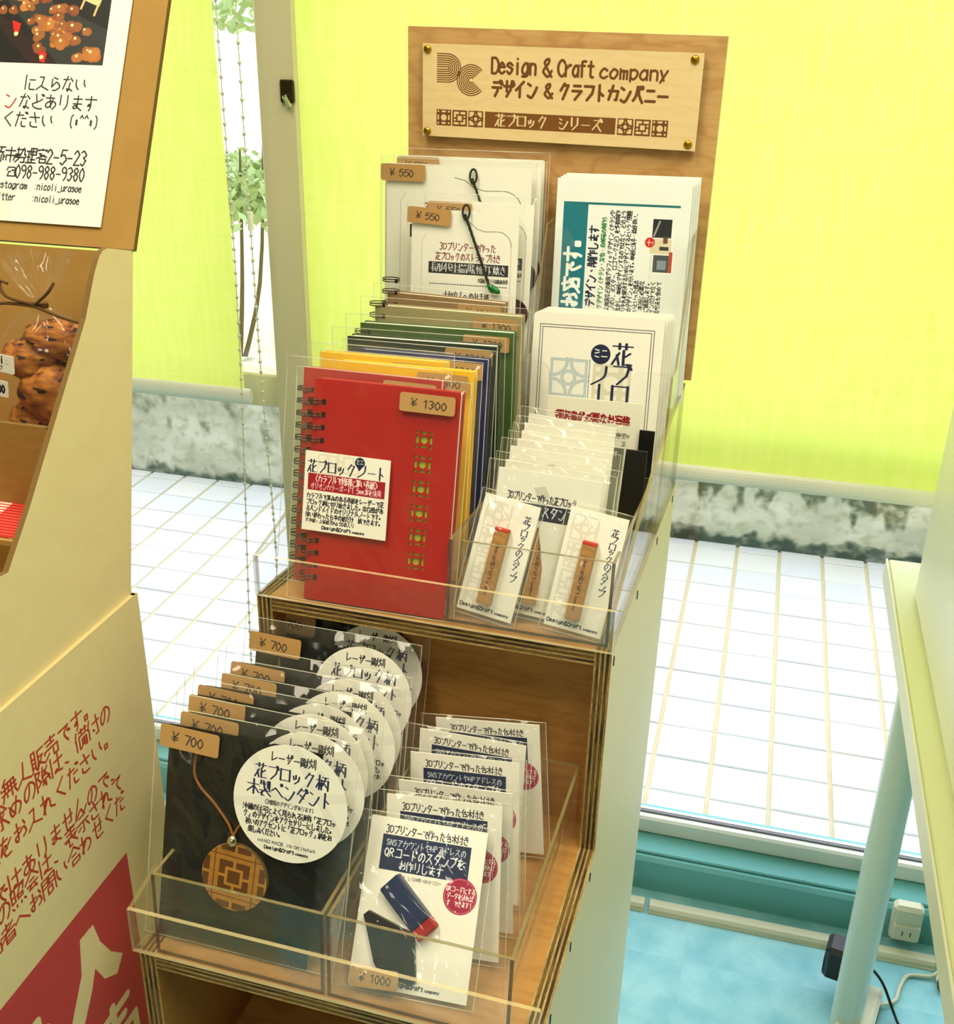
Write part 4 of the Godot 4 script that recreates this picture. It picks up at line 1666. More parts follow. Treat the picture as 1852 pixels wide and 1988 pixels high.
	part("front_wall", prism(PackedVector2Array([Vector2(-0.09, 0), Vector2(0.0895, 0), Vector2(0.0835, 0.062), Vector2(-0.09, 0.062)]), 0.003), [M.kraft, M.kraft, M.kraft_edge], tray, Transform3D(Basis(Vector3.RIGHT, 0.10), Vector3.ZERO))
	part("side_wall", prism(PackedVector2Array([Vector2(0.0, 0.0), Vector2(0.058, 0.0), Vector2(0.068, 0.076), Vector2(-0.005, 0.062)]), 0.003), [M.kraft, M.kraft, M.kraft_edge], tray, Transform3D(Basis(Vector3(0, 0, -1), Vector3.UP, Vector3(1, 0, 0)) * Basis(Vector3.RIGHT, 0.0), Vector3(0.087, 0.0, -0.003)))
	part("base", box(Vector3(0.17, 0.003, 0.055)), M.kraft_plain, tray, at(-0.002, 0.002, -0.03))

	# poster on the header
	var P := at(-0.61, 1.0, -0.41) * hd
	var po := thing("poster", "white paper poster with a bread photo taped on the cardboard header", "poster", P * Transform3D(Basis(), Vector3(0.0536, 0.0135, 0.0032)))
	var pm := prism(rect_poly(0.22, 0.2), 0.0006)
	part("sheet", pm, [M.poster_top, M.white, M.white], po)
	for i in 5:
		var tp := Transform3D(Basis(Vector3.RIGHT, 0.12), Vector3(0.035 - i * 0.0148, 0.003, 0.0012))
		part("tape", bag_mesh(0.009, 0.022, 0.0008, 300 + i, 0.0, 0.0006, 0.0), M.film, po, tp)

	biscuit_bag(Vector3(-0.4655, 1.1345, -0.626))


func lump(c: Vector3, r: Vector3, s: int, st: SurfaceTool) -> void:
	var n := noise(s, 1.1, 3)
	var f := func(u: float, v: float) -> Vector3:
		var a := u * TAU
		var b := (v - 0.5) * PI
		var d := Vector3(cos(b) * cos(a), sin(b), cos(b) * sin(a))
		return c + d * r * (1.0 + 0.22 * n.get_noise_3d(d.x * 1.3, d.y * 1.3, d.z * 1.3) + 0.06 * n.get_noise_3d(d.x * 5, d.y * 5, d.z * 5))
	grid(f, 28, 18, st)


func biscuit_bag(p: Vector3) -> void:
	var o := thing("biscuit_bag", "clear bag of chunky golden biscuits tied with brown jute string", "bag of biscuits", at(p.x, p.y, p.z))
	var spots := [[Vector3(0.004, 0.018, 0.004), Vector3(0.026, 0.022, 0.016)], [Vector3(-0.018, -0.006, 0.0), Vector3(0.018, 0.017, 0.015)], [Vector3(0.012, 0.055, -0.002), Vector3(0.028, 0.014, 0.015)], [Vector3(-0.012, 0.040, 0.0), Vector3(0.022, 0.016, 0.014)], [Vector3(0.022, -0.012, 0.006), Vector3(0.016, 0.016, 0.013)]]
	for i in spots.size():
		var st := begin()
		lump(spots[i][0], spots[i][1], 400 + i, st)
		st.generate_normals()
		part("biscuit", st.commit(), M.cookie, o)
	# the bag: a crinkled sack gathered at the neck and flaring above it
	var n := noise(420, 20.0, 2)
	var prof := [[-0.032, 0.030], [-0.02, 0.036], [0.02, 0.037], [0.05, 0.035], [0.066, 0.024], [0.077, 0.006], [0.081, 0.0045], [0.092, 0.014], [0.112, 0.026]]
	var st := begin()
	var f := func(u: float, v: float) -> Vector3:
		var k := v * (prof.size() - 1)
		var i := mini(int(k), prof.size() - 2)
		var y := lerpf(prof[i][0], prof[i + 1][0], k - i)
		var r := lerpf(prof[i][1], prof[i + 1][1], k - i)
		var a := u * TAU
		var w := 1.0 + (0.10 if y < 0.06 else 0.3) * sin(a * 7.0 + y * 60.0) * (0.4 + absf(n.get_noise_2d(cos(a) * 0.04, y)))
		return Vector3(cos(a) * r * w, y + 0.004 * sin(a * 5.0) * float(v > 0.95), sin(a) * r * 0.62 * w)
	grid(f, 72, 32, st)
	st.generate_normals()
	part("bag", st.commit(), M.film, o)
	var tw := begin()
	for k in 3:
		add_tube(tw, curve([Vector3(-0.006, 0.0785 + k * 0.001, 0.004), Vector3(0, 0.079 + k * 0.001, 0.0065), Vector3(0.007, 0.0785 + k * 0.001, 0.003), Vector3(0, 0.079, -0.005)], 5), 0.001, 6)
	for s in [[Vector3(0, 0.079, 0.006), Vector3(-0.02, 0.081, 0.012), Vector3(-0.04, 0.075, 0.012)], [Vector3(0, 0.079, 0.006), Vector3(0.02, 0.076, 0.012), Vector3(0.038, 0.072, 0.012)], [Vector3(0, 0.08, 0.006), Vector3(-0.016, 0.086, 0.012), Vector3(-0.021, 0.095, 0.01), Vector3(-0.015, 0.094, 0.01)], [Vector3(0, 0.08, 0.006), Vector3(0.015, 0.09, 0.012), Vector3(0.02, 0.097, 0.01)]]:
		add_tube(tw, curve(s, 8), 0.0011, 6)
	part("jute_bow", tw.commit(), M.jute, o)
	part("name_sticker", prism(rect_poly(0.024, 0.0125, 0.0012), 0.0004), [M.sticker_name, M.white, M.white], o, Transform3D(Basis(Vector3.BACK, -0.12), Vector3(-0.0215, 0.038, 0.0245)))
	part("price_sticker", prism(rect_poly(0.0145, 0.0115, 0.0012), 0.0004), [M.sticker_price, M.white, M.white], o, Transform3D(Basis(Vector3.BACK, -0.12), Vector3(-0.0245, 0.0205, 0.0245)))


# ------------------------------------------------------------------ table and floor things on the right
func build_table() -> void:
	var o := thing("table", "pale table with a light edge and round metal legs by the window", "table", at(0.21, 0, -1.487))
	part("tabletop", box_between(Vector3(0.0, 0.668, 0.0), Vector3(0.9, 0.70, 1.5), 0.003), M.table, o)
	part("edge_band", box_between(Vector3(-0.003, 0.668, 0.0), Vector3(0.0, 0.7005, 1.5), 0.0008), M.table_edge, o)
	for p in [[0.038, 0.187], [0.86, 0.187], [0.86, 1.42]]:
		part("leg", tube(PackedVector3Array([Vector3(p[0], 0.0, p[1]), Vector3(p[0], 0.668, p[1])]), 0.0225, 28), M.leg, o)
	# rounded white cabinet on the table
	var c := thing("white_case", "large white plastic case with rounded corners standing on the table", "case", at(0.235, 0.7007, -1.405))
	var poly := PackedVector2Array()
	for k in [[Vector2(0.03, 0.03), PI], [Vector2(0.60, 0.03), PI * 1.5], [Vector2(0.60, 0.9), 0.0], [Vector2(0.03, 0.9), PI * 0.5]]:
		for i in 9:
			var a: float = k[1] + i * PI / 16
			poly.append(k[0] + Vector2(cos(a), sin(a)) * 0.03)
	part("shell", smooth_prism(poly, 0.86, 0.006), M.white_gloss, c)
	part("foot_rail", box_between(Vector3(0.01, 0.0, 0.03), Vector3(0.5, 0.012, 0.9)), M.ivory, c)


# upright prism of a smooth outline in (x, z), standing on y = 0.006
func smooth_prism(poly: PackedVector2Array, h: float, lift: float) -> ArrayMesh:
	var st := begin()
	var n := poly.size()
	var nor := []
	for i in n:
		var d := (poly[(i + 1) % n] - poly[(i - 1 + n) % n]).normalized()
		nor.append(Vector3(d.y, 0, -d.x))
	for i in n:
		var j := (i + 1) % n
		var a := Vector3(poly[i].x, lift, poly[i].y)
		var b := Vector3(poly[j].x, lift, poly[j].y)
		var c := b + Vector3(0, h, 0)
		var d := a + Vector3(0, h, 0)
		_stri(st, [a, nor[i]], [b, nor[j]], [c, nor[j]])
		_stri(st, [a, nor[i]], [c, nor[j]], [d, nor[i]])
	var idx := Geometry2D.triangulate_polygon(poly)
	for i in range(0, idx.size(), 3):
		for e in [[lift, -1.0], [lift + h, 1.0]]:
			tri(st, Vector3(poly[idx[i]].x, e[0], poly[idx[i]].y), Vector3(poly[idx[i + 1]].x, e[0], poly[idx[i + 1]].y), Vector3(poly[idx[i + 2]].x, e[0], poly[idx[i + 2]].y), Vector3(0, e[1], 0))
	return st.commit()


func build_floor_things() -> void:
	# cable raceway: profile with a rounded top
	var pf := PackedVector2Array([Vector2(-0.013, 0), Vector2(0.013, 0), Vector2(0.012, 0.008), Vector2(0.008, 0.0125), Vector2(-0.008, 0.0125), Vector2(-0.012, 0.008)])
	var along := Basis(Vector3(0, 0, 1), Vector3.UP, Vector3(-1, 0, 0))
	for k in [[-0.0665, 0.392, "long ivory cable raceway on the floor along the sill"], [-1.2, -0.075, "ivory cable raceway running behind the plywood stand"]]:
		var o := thing("cable_raceway", k[2], "cable raceway", Transform3D(Basis(), Vector3((k[0] + k[1]) / 2, 0, -1.466)), "floor cable raceways")
		part("cover", prism(pf, k[1] - k[0]), M.ivory, o, Transform3D(along, Vector3.ZERO))
		part("base_strip", box(Vector3(k[1] - k[0], 0.003, 0.029)), M.ivory, o, at(0, 0.0015, 0))
	var ob := thing("outlet_box", "small ivory surface outlet box fixed to the turquoise sill", "outlet box", at(0.343, 0.054, WIN))
	part("body", box(Vector3(0.046, 0.072, 0.026), 0.006), M.ivory, ob, at(0, 0, 0.013))
	part("lid", box(Vector3(0.041, 0.03, 0.006), 0.002), M.ivory, ob, at(0.001, -0.012, 0.027))
	part("tab", box(Vector3(0.012, 0.003, 0.003), 0.001), M.ivory, ob, at(0.001, 0.024, 0.0265))
	for s in [-1, 1]:
		part("slot", box(Vector3(0.002, 0.008, 0.001)), M.kraft_edge, ob, at(0.001 + s * 0.006, -0.012, 0.0303))
	var ps := thing("power_strip", "white power strip on the floor under the black adapter", "power strip", Transform3D(Basis(Vector3.UP, -0.25), Vector3(0.272, 0, -1.338)))
	part("body", box(Vector3(0.052, 0.03, 0.11), 0.005), M.ivory, ps, at(0, 0.016, 0.02))
	part("foot", box(Vector3(0.05, 0.012, 0.1), 0.003), M.black_plastic, ps, at(0.002, 0.006, 0.03))
	var ad := thing("power_adapter", "black plug adapter with rounded corners behind the table leg", "power adapter", Transform3D(Basis(Vector3.UP, -0.2), Vector3(0.247, 0.0315, -1.372)))
	part("body", box(Vector3(0.068, 0.062, 0.046), 0.007), M.black_plastic, ad, at(0, 0.031, 0))
	part("rating_label", box(Vector3(0.0006, 0.03, 0.03)), mat(Color(0.2, 0.25, 0.3), 0.3), ad, at(-0.0341, 0.028, 0.002))
	var dc := thing("adapter_lead", "thin black lead running from the adapter over the floor", "cable")
	part("lead", tube(curve([Vector3(0.278, 0.06, -1.375), Vector3(0.30, 0.045, -1.36), Vector3(0.325, 0.006, -1.33), Vector3(0.345, 0.0025, -1.27), Vector3(0.36, 0.0025, -1.15)], 8), 0.0022, 8), M.black_plastic, dc)
	var wc := thing("white_cable", "white flat cable curving from the raceway end to the power strip", "cable")
	part("lead", tube(curve([Vector3(0.392, 0.008, -1.466), Vector3(0.402, 0.012, -1.455), Vector3(0.385, 0.006, -1.435), Vector3(0.35, 0.004, -1.428), Vector3(0.335, 0.004, -1.40), Vector3(0.325, 0.004, -1.37), Vector3(0.30, 0.010, -1.35), Vector3(0.285, 0.016, -1.335)], 8), 0.003, 8), M.ivory, wc)
	var cb := thing("cable_bundle", "tangled bundle of grey and black cables beside the raceway end", "cable bundle", at(0.43, 0.012, -1.445))
	var rng := RandomNumberGenerator.new()
	rng.seed = 12
	for i in 9:
		var o := Vector3(rng.randf_range(-0.008, 0.008), rng.randf_range(-0.006, 0.012), rng.randf_range(-0.01, 0.01))
		var pts := [Vector3(0.07, 0.0, -0.01), Vector3(0.03, 0.004, 0.0) + o, Vector3(-0.005, 0.002, 0.008) + o, Vector3(-0.03 + o.x, -0.004, 0.022 + o.z), Vector3(-0.02, -0.006, 0.034) + o * 0.6, Vector3(0.02, -0.004, 0.02) + o, Vector3(0.07, 0, 0.01)]
		for j in pts.size():
			pts[j].y = maxf(pts[j].y, -0.0095)
		part("cable", tube(curve(pts, 6), 0.0022, 6), M.black_plastic if i % 3 == 0 else M.wire if i % 3 == 1 else M.ivory, cb)


# ------------------------------------------------------------------ goods on the stand
func copy_of(o: Node3D, tr: Transform3D, label: String) -> Node3D:
	var c: Node3D = o.duplicate()
	c.name = numbered(str(o.name).rstrip("0123456789").trim_suffix("_"))
	add_child(c, true)
	c.transform = tr
	c.set_meta("label", label)
	return c


func acrylic_box(label: String, tr: Transform3D) -> void:
	var o := thing("acrylic_box", label, "box", tr, "open clear acrylic boxes")
	var w := 0.1262
	var d := 0.222
	var h := 0.067
	var t := 0.0024
	for k in [["front_wall", Vector3(0, h / 2, -t / 2), Vector3(w, h, t)], ["back_wall", Vector3(0, h / 2, -d + t / 2), Vector3(w, h, t)], ["side_wall", Vector3(-w / 2 + t / 2, h / 2, -d / 2), Vector3(t, h, d - 2 * t)], ["side_wall", Vector3(w / 2 - t / 2, h / 2, -d / 2), Vector3(t, h, d - 2 * t)], ["base", Vector3(0, t / 2, -d / 2), Vector3(w - 2 * t, t, d - 2 * t)]]:
		part(k[0], box(k[2], 0.0, k[1]), M.acrylic, o)
	var st := begin()
	var e := 0.0004
	for z in [-t / 2, -d + t / 2]:
		add_box(st, Vector3(0, h + e / 2, z), Vector3(w, e, t))
	for s in [-1, 1]:
		add_box(st, Vector3(s * (w / 2 - t / 2), h + e / 2, -d / 2), Vector3(t, e, d - 2 * t))
	part("rim", st.commit(), M.acrylic_edge, o)
	st = begin()
	for s in [-1, 1]:
		add_box(st, Vector3(s * (w / 2 - t / 2), h / 2, e / 2), Vector3(t, h, e))
	add_box(st, Vector3(0, t / 2, e / 2), Vector3(w - 2 * t, t, e))
	part("glued_edge", st.commit(), M.acrylic_dark, o)


func build_boxes_and_holder() -> void:
	acrylic_box("clear acrylic box of wooden stamp packs on the upper tier", ST * Transform3D(Basis(Vector3.RIGHT, -0.103), Vector3(0.2208, 0.0025, -0.0025)))
	acrylic_box("clear acrylic box holding the black pendant pouches on the lower tier", ST * Transform3D(Basis(Vector3.RIGHT, -0.059), Vector3(0.0765, -0.1752, 0.2065)))
	acrylic_box("clear acrylic box of navy-banded stamp cards on the lower tier", ST * Transform3D(Basis(Vector3.RIGHT, -0.059), Vector3(0.2050, -0.1752, 0.2065)))
	var o := thing("leaflet_holder", "two-pocket clear acrylic leaflet holder at the back of the upper tier", "leaflet holder", ST)
	var turn := Basis(Vector3(0, 0, -1), Vector3.UP, Vector3(1, 0, 0))
	var notch := func(x0: float, x1: float, a: float, b: float, top: float, low: float) -> PackedVector2Array:
		var p := PackedVector2Array([Vector2(x0, 0), Vector2(x1, 0), Vector2(x1, top)])
		for i in 7:
			var t := PI / 2 + i * PI / 12
			p.append(Vector2(b + 0.011 + cos(t) * 0.011, top - 0.011 + sin(t) * 0.011))
		for i in 7:
			var t := -i * PI / 12
			p.append(Vector2(b - 0.011 + cos(t) * 0.011, low + 0.011 + sin(t) * 0.011))
		for i in 7:
			var t := -PI / 2 - i * PI / 12
			p.append(Vector2(a + 0.011 + cos(t) * 0.011, low + 0.011 + sin(t) * 0.011))
		for i in 7:
			var t := i * PI / 12
			p.append(Vector2(a - 0.011 + cos(t) * 0.011, top - 0.011 + sin(t) * 0.011))
		p.append(Vector2(x0, top))
		return p
	var lean := Basis(Vector3.RIGHT, -deg_to_rad(10))
	part("pocket_front", prism((notch as Callable).call(0.1405, 0.2835, 0.167, 0.2456, 0.151, 0.075), 0.002), [M.acrylic, M.acrylic, M.acrylic_edge], o, Transform3D(lean, Vector3(0, floor_up(-0.282), -0.282)))
	part("pocket_front", prism((notch as Callable).call(0.1405, 0.2835, 0.167, 0.2456, 0.272, 0.205), 0.002), [M.acrylic, M.acrylic, M.acrylic_edge], o, Transform3D(lean, Vector3(0, floor_up(-0.342), -0.342)))
	var sp := PackedVector2Array([Vector2(0.2845, -0.028), Vector2(0.436, -0.043), Vector2(0.4395, 0.236), Vector2(0.392, 0.236), Vector2(0.3385, 0.118), Vector2(0.309, 0.118)])
	for x in [0.1395, 0.2845]:
		part("side_wall", prism(sp, 0.0022), [M.acrylic, M.acrylic, M.acrylic_edge], o, Transform3D(turn, Vector3(x, 0, 0)))
	part("back_wall", prism(PackedVector2Array([Vector2(0.1405, -0.043), Vector2(0.2835, -0.043), Vector2(0.2835, 0.236), Vector2(0.1405, 0.236)]), 0.002), [M.acrylic, M.acrylic, M.acrylic_edge], o, at(0, 0, -0.438))
	var b := thing("black_divider", "black card standing in the clear box behind the stamp packs", "card divider", lean_tr(0.2445, floor_up(-0.214) + 0.006, -0.214, 2.0))
	part("sheet", card_mesh(0.066, 0.092, 0.002), M.black, b)
	b = thing("black_tab", "small black card tab standing right behind the receipt notice", "card divider", lean_tr(0.272, floor_up(-0.243), -0.243, 5.0))
	part("sheet", card_mesh(0.014, 0.108, 0.002), M.black, b)


func price(o: Node3D, key: String, x: float, y: float, z: float, w: float, h: float, roll := 0.0) -> void:
	part("price_sticker", card_mesh(w, h, 0.0003, 0.0022), [M["price" + key], M.kraft_label, M.kraft_label], o, Transform3D(Basis(Vector3.BACK, deg_to_rad(roll)), Vector3(x, y, z)))


func cutout_cover(w: float, h: float, m: Material) -> CSGCombiner3D:
	# laser-cut board: six flower-block squares near the right edge
	var c := CSGCombiner3D.new()
	c.name = "front_cover"
	var b := CSGBox3D.new()
	b.size = Vector3(w, h, 0.0012)
	b.position = Vector3(0, h / 2, -0.0006)
	b.material = m
	c.add_child(b)
	var s := 0.0150
	for k in 6:
		var q := Vector2(0.0323, 0.1371 - k * 0.01888)
		var polys := [circle_poly(s * 0.20, 20, q)]
		for d in [-1.0, 1.0]:
			var half := PackedVector2Array()
			for i in 11:
				var a := PI * i / 10.0
				half.append(q + Vector2(cos(a) * s * 0.19, d * (s * 0.42 - sin(a) * s * 0.15)))
			polys.append(half)
			polys.append(PackedVector2Array([q + Vector2(d * s * 0.36 - s * 0.075, -s * 0.2), q + Vector2(d * s * 0.36 + s * 0.075, -s * 0.2), q + Vector2(d * s * 0.36 + s * 0.075, s * 0.2), q + Vector2(d * s * 0.36 - s * 0.075, s * 0.2)]))
			for e in [-1.0, 1.0]:
				var o := q + Vector2(d, e) * s * 0.37
				var r := s * 0.075
				polys.append(PackedVector2Array([o + Vector2(-r, -r), o + Vector2(r, -r), o + Vector2(r, r), o + Vector2(-r, r)]))
		for p in polys:
			var g := CSGPolygon3D.new()
			g.polygon = p
			g.depth = 0.01
			g.position = Vector3(0, 0, 0.004)
			g.operation = CSGShape3D.OPERATION_SUBTRACTION
			g.material = m
			c.add_child(g)
	return c


func notebook(label: String, tr: Transform3D, w: float, h: float, cover: Material, s: int, first := false, tag_side := 1) -> void:
	var o := thing("ring_notebook", label, "notebook", tr, "ring-bound notebooks in clear bags")
	if first:
		o.add_child(cutout_cover(w, h, cover))
		part("first_sheet", card_mesh(w * 0.94, h * 0.985, 0.0006), [M.lime, M.page, M.page], o, at(0.002, 0.001, -0.0017))
	else:
		part("front_cover", box(Vector3(w, h, 0.0018), 0.0003), cover, o, at(0, h / 2, -0.0009))
	part("page_block", box(Vector3(w - 0.004, h - 0.002, 0.0085), 0.0002), M.page, o, at(0.0, h / 2, -0.0076))
	part("back_cover", box(Vector3(w, h, 0.0018), 0.0003), cover, o, at(0, h / 2, -0.0130))
	var ringm := begin()
	for d in [-0.0011, 0.0011]:
		var pts := PackedVector3Array()
		for i in 20:
			var a := TAU * i / 20
			pts.append(Vector3(0.0005 + cos(a) * 0.0085, d, -0.0068 + sin(a) * 0.0086))
		add_tube(ringm, pts, 0.00055, 6, true)
	var rm := ringm.commit()
	var hm := begin()
	var n := int((h - 0.02) / 0.0099)
	for i in n:
		var y := 0.0185 + i * 0.00993 * (h / 0.175)
		part("ring", rm, M.wire, o, at(-w / 2 + 0.0005, y, 0))
		add_box(hm, Vector3(-w / 2 + 0.0088, y, 0.00005), Vector3(0.0032, 0.0042, 0.0003))
	var hp := part("punched_hole", hm.commit(), M.black, o)
	hp.set_meta("kind", "stuff")
	part("bag", bag_mesh(w + 0.022, h + 0.009, 0.0018, s, 0.015, 0.0007), [M.film, M.seam], o, at(-0.003, -0.001, 0.0012))
	price(o, "1300", tag_side * (w / 2 - 0.0245), h - 0.0175, 0.0036, 0.0435, 0.0142, -0.5)
	if first:
		part("title_label", card_mesh(0.0697, 0.0626, 0.0003), [M.note_label, M.card, M.card], o, Transform3D(Basis(Vector3.BACK, deg_to_rad(-0.4)), Vector3(-0.0268, 0.0566, 0.0036)))


func build_notebooks() -> void:
	var yellow := mat(Color(0.93, 0.73, 0.05), 0.4)
	var navy := mat(Color(0.0, 0.12, 0.36), 0.4)
	var forest := mat(Color(0.05, 0.16, 0.13), 0.4)
	var green := mat(Color(0.25, 0.38, 0.16), 0.5)
	var beige := mat(Color(0.62, 0.58, 0.40), 0.5)
	var brown := mat(Color(0.55, 0.42, 0.26), 0.5)
	var rows := [
		["red ring notebook with a cut-out strip at the front of the tier", -0.004, 0.0977, 14.0, 0.6, 0.117, 0.175, M.red],
		["red ring notebook directly behind the front red one", -0.036, 0.0729, 14.0, 0.4, 0.115, 0.175, M.red],
		["yellow ring notebook showing its kraft price sticker behind the red ones", -0.080, 0.089, 12.0, 1.2, 0.117, 0.175, yellow],
		["yellow ring notebook set further left, second of the yellow pair", -0.107, 0.060, 11.0, 1.0, 0.112, 0.175, yellow],
		["navy blue ring notebook behind the yellow pair", -0.137, 0.0865, 10.0, 1.0, 0.117, 0.175, navy],
		["dark forest green ring notebook behind the navy one", -0.190, 0.0747, 5.0, 1.6, 0.140, 0.178, forest],
		["olive green ring notebook behind the dark forest one", -0.230, 0.0756, 5.0, 1.6, 0.148, 0.184, green],
		["beige ring notebook behind the olive one", -0.270, 0.0717, 5.0, 0.8, 0.146, 0.194, beige],
		["brown ring notebook rearmost, in front of the white envelope cards", -0.300, 0.0563, 5.0, -0.4, 0.120, 0.2016, brown]]
	for i in rows.size():
		var r = rows[i]
		notebook(r[0], lean_tr(r[2], floor_up(r[1]) + 0.001, r[1], r[3], r[4]), r[5], r[6], r[7], 500 + i * 7, i == 0)


func build_envelope_cards() -> void:
	var rows := [
		["envelope underlay card with green charm cord in front of its stack", -0.336, 0.0664, 7.8, 1.3, 0.117, 0.2854],
		["envelope underlay card just behind the one with the green charm", -0.352, 0.0755, 7.3, 0.6, 0.115, 0.2939],
		["large white underlay card with loose dark cord loop, frontmost large one", -0.374, 0.0484, 6.0, 1.1, 0.159, 0.325],
		["large white underlay card, middle one of the three large cards", -0.389, 0.0490, 5.3, 1.1, 0.172, 0.3266],
		["large white underlay card rearmost against the wooden back board", -0.404, 0.0546, 4.8, 1.2, 0.162, 0.3346]]
	for i in rows.size():
		var r = rows[i]
		var o := thing("envelope_card", r[0], "card pack", lean_tr(r[2], floor_up(r[1]) + 0.001, r[1], r[3], r[4]), "envelope underlay cards in clear bags")
		var w: float = r[5]
		var h: float = r[6]
		part("card", card_mesh(w - 0.006, h - 0.006, 0.0012, 0.003), [M.env_card, M.card, M.card], o, at(0, 0.002, 0))
		part("bag", bag_mesh(w + 0.004, h + 0.003, 0.0016, 600 + i * 9, 0.001, 0.0007), [M.film, M.seam], o, at(0, 0, 0.0008))
		if i == 0:
			price(o, "550", -w / 2 + 0.0215, h - 0.0185, 0.0036, 0.046, 0.0158, -3.0)
		elif i == 2:
			price(o, "550", -w / 2 + 0.0215, h - 0.0195, 0.0036, 0.048, 0.0165, 0.0)
		else:
			price(o, "550", -w / 2 + (0.0255 if i != 3 else 0.034), h - 0.021, 0.0036, 0.046, 0.0155, 0.0)
		if i == 0 or i == 2:
			var cx := 0.001 if i == 0 else 0.016
			var st := begin()
			var top := h - 0.007 if i == 0 else h - 0.014
			for k in 3:
				var pts := []
				for j in 15:
					var t := j / 14.0
					var a := t * 24.0 + k * TAU / 3.0
					pts.append(Vector3(cx + 0.027 * t + cos(a) * 0.0008, top - 0.067 * t, 0.0045 + sin(a) * 0.0007))
				add_tube(st, curve(pts, 3), 0.0009 if i == 0 else 0.0007, 6)
			var lp := []
			for j in 13:
				var a := TAU * j / 12.0
				lp.append(Vector3(cx + sin(a) * 0.0035 + 0.001, top + 0.002 + cos(a) * 0.007, 0.0045))
			add_tube(st, curve(lp, 3), 0.0011, 6)
			part("strap", st.commit(), M.green_cord, o)
		if i == 0:
			var cm := begin()
			lump(Vector3.ZERO, Vector3(0.0075, 0.0035, 0.003), 640, cm)
			cm.generate_normals()
			part("charm", cm.commit(), M.green_charm, o, Transform3D(Basis(Vector3.BACK, -0.5), Vector3(0.033, h - 0.078, 0.005)))
		else:
			part("charm", prism(circle_poly(0.016, 28), 0.003), M.purple, o, at(w / 2 - 0.019, h - 0.112, 0.0025))


func build_paper_stacks() -> void:
	# flyers in the rear pocket, booklets in the front pocket, a notice before them
	var f0: Node3D = null
	for i in 4:
		var tr := lean_tr(0.2185 + i * 0.0022, floor_up(-0.372 - i * 0.0035) + 0.0, -0.372 - i * 0.0035, 7.5, 1.5) * at(0, 0.098 + i * 0.0016, 0)
		var lb: String = ["teal-banded flyer with sideways print, frontmost in the rear pocket", "flyer sheet directly behind the front teal-banded flyer", "third flyer sheet from the front in the rear pocket", "rearmost flyer sheet against the wooden board"][i]
		if f0 == null:
			f0 = thing("flyer", lb, "flyer", tr, "flyers in the rear pocket")
			part("sheet", card_mesh(0.133, 0.222, 0.0014), [M.flyer, M.card, M.card], f0)
		else:
			copy_of(f0, tr, lb)
	var b0: Node3D = null
	for i in 4:
		var tr := lean_tr(0.2125 + i * 0.0024, floor_up(-0.300 - i * 0.005) + 0.001, -0.300 - i * 0.005, 10.0, 1.6) * at(0, i * 0.001, 0)
		var lb: String = ["white booklet with double-ruled border, frontmost in the front pocket", "white booklet directly behind the front double-ruled one", "third white booklet from the front in the front pocket", "rearmost white booklet in the front pocket"][i]
		if b0 == null:
			b0 = thing("booklet", lb, "booklet", tr, "booklets in the front pocket")
			part("cover", card_mesh(0.1267, 0.1965, 0.0028, 0.004, 8), [M.booklet, M.card, M.page], b0)
		else:
			copy_of(b0, tr, lb)
	var r := thing("notice_card", "cream notice card with dark red heading before the booklets", "notice", lean_tr(0.2228, floor_up(-0.25), -0.25, 3.0, 0.8))
	part("card", card_mesh(0.0885, 0.131, 0.0012), [M.receipt, M.card, M.card], r)


func build_header_packs() -> void:
	var rows := [[-0.031, 0.2212, 11.0, -1.4], [-0.053, 0.2200, 9.0, -2.4], [-0.092, 0.2145, 11.0, -1.6], [-0.118, 0.2143, 9.0, -2.0], [-0.145, 0.2122, 10.0, -1.4], [-0.171, 0.209, 10.0, -1.2], [-0.204, 0.2020, 8.0, -3.2]]
	var o: Node3D = null
	for i in rows.size():
		var r = rows[i]
		var tr := lean_tr(r[1], 0.007 + 0.103 * r[0], r[0], r[2], r[3])
		var lb: String = ["header card pack with dark navy band, frontmost of its row", "header card pack directly behind the navy-banded front one", "third header card pack from the front of the clear box", "fourth header card pack, middle of the row", "fifth header card pack from the front, mostly hidden", "sixth header card pack, second from the back", "rearmost header card pack before the receipt notice"][i]
		if o == null:
			o = thing("stamp_header_pack", lb, "card pack", tr, "header card packs in the clear box")
			part("header_card", card_mesh(0.080, 0.112, 0.0012), [M.header_card, M.card, M.card], o)
			part("bag", bag_mesh(0.098, 0.119, 0.0032, 700, 0.004, 0.0016), [M.film, M.seam], o, at(0.001, -0.001, 0.0012))
		else:
			var c := copy_of(o, tr, lb)
			(c.get_node("bag") as MeshInstance3D).mesh = bag_mesh(0.098, 0.119, 0.0030, 700 + i * 5, 0.004, 0.0016)


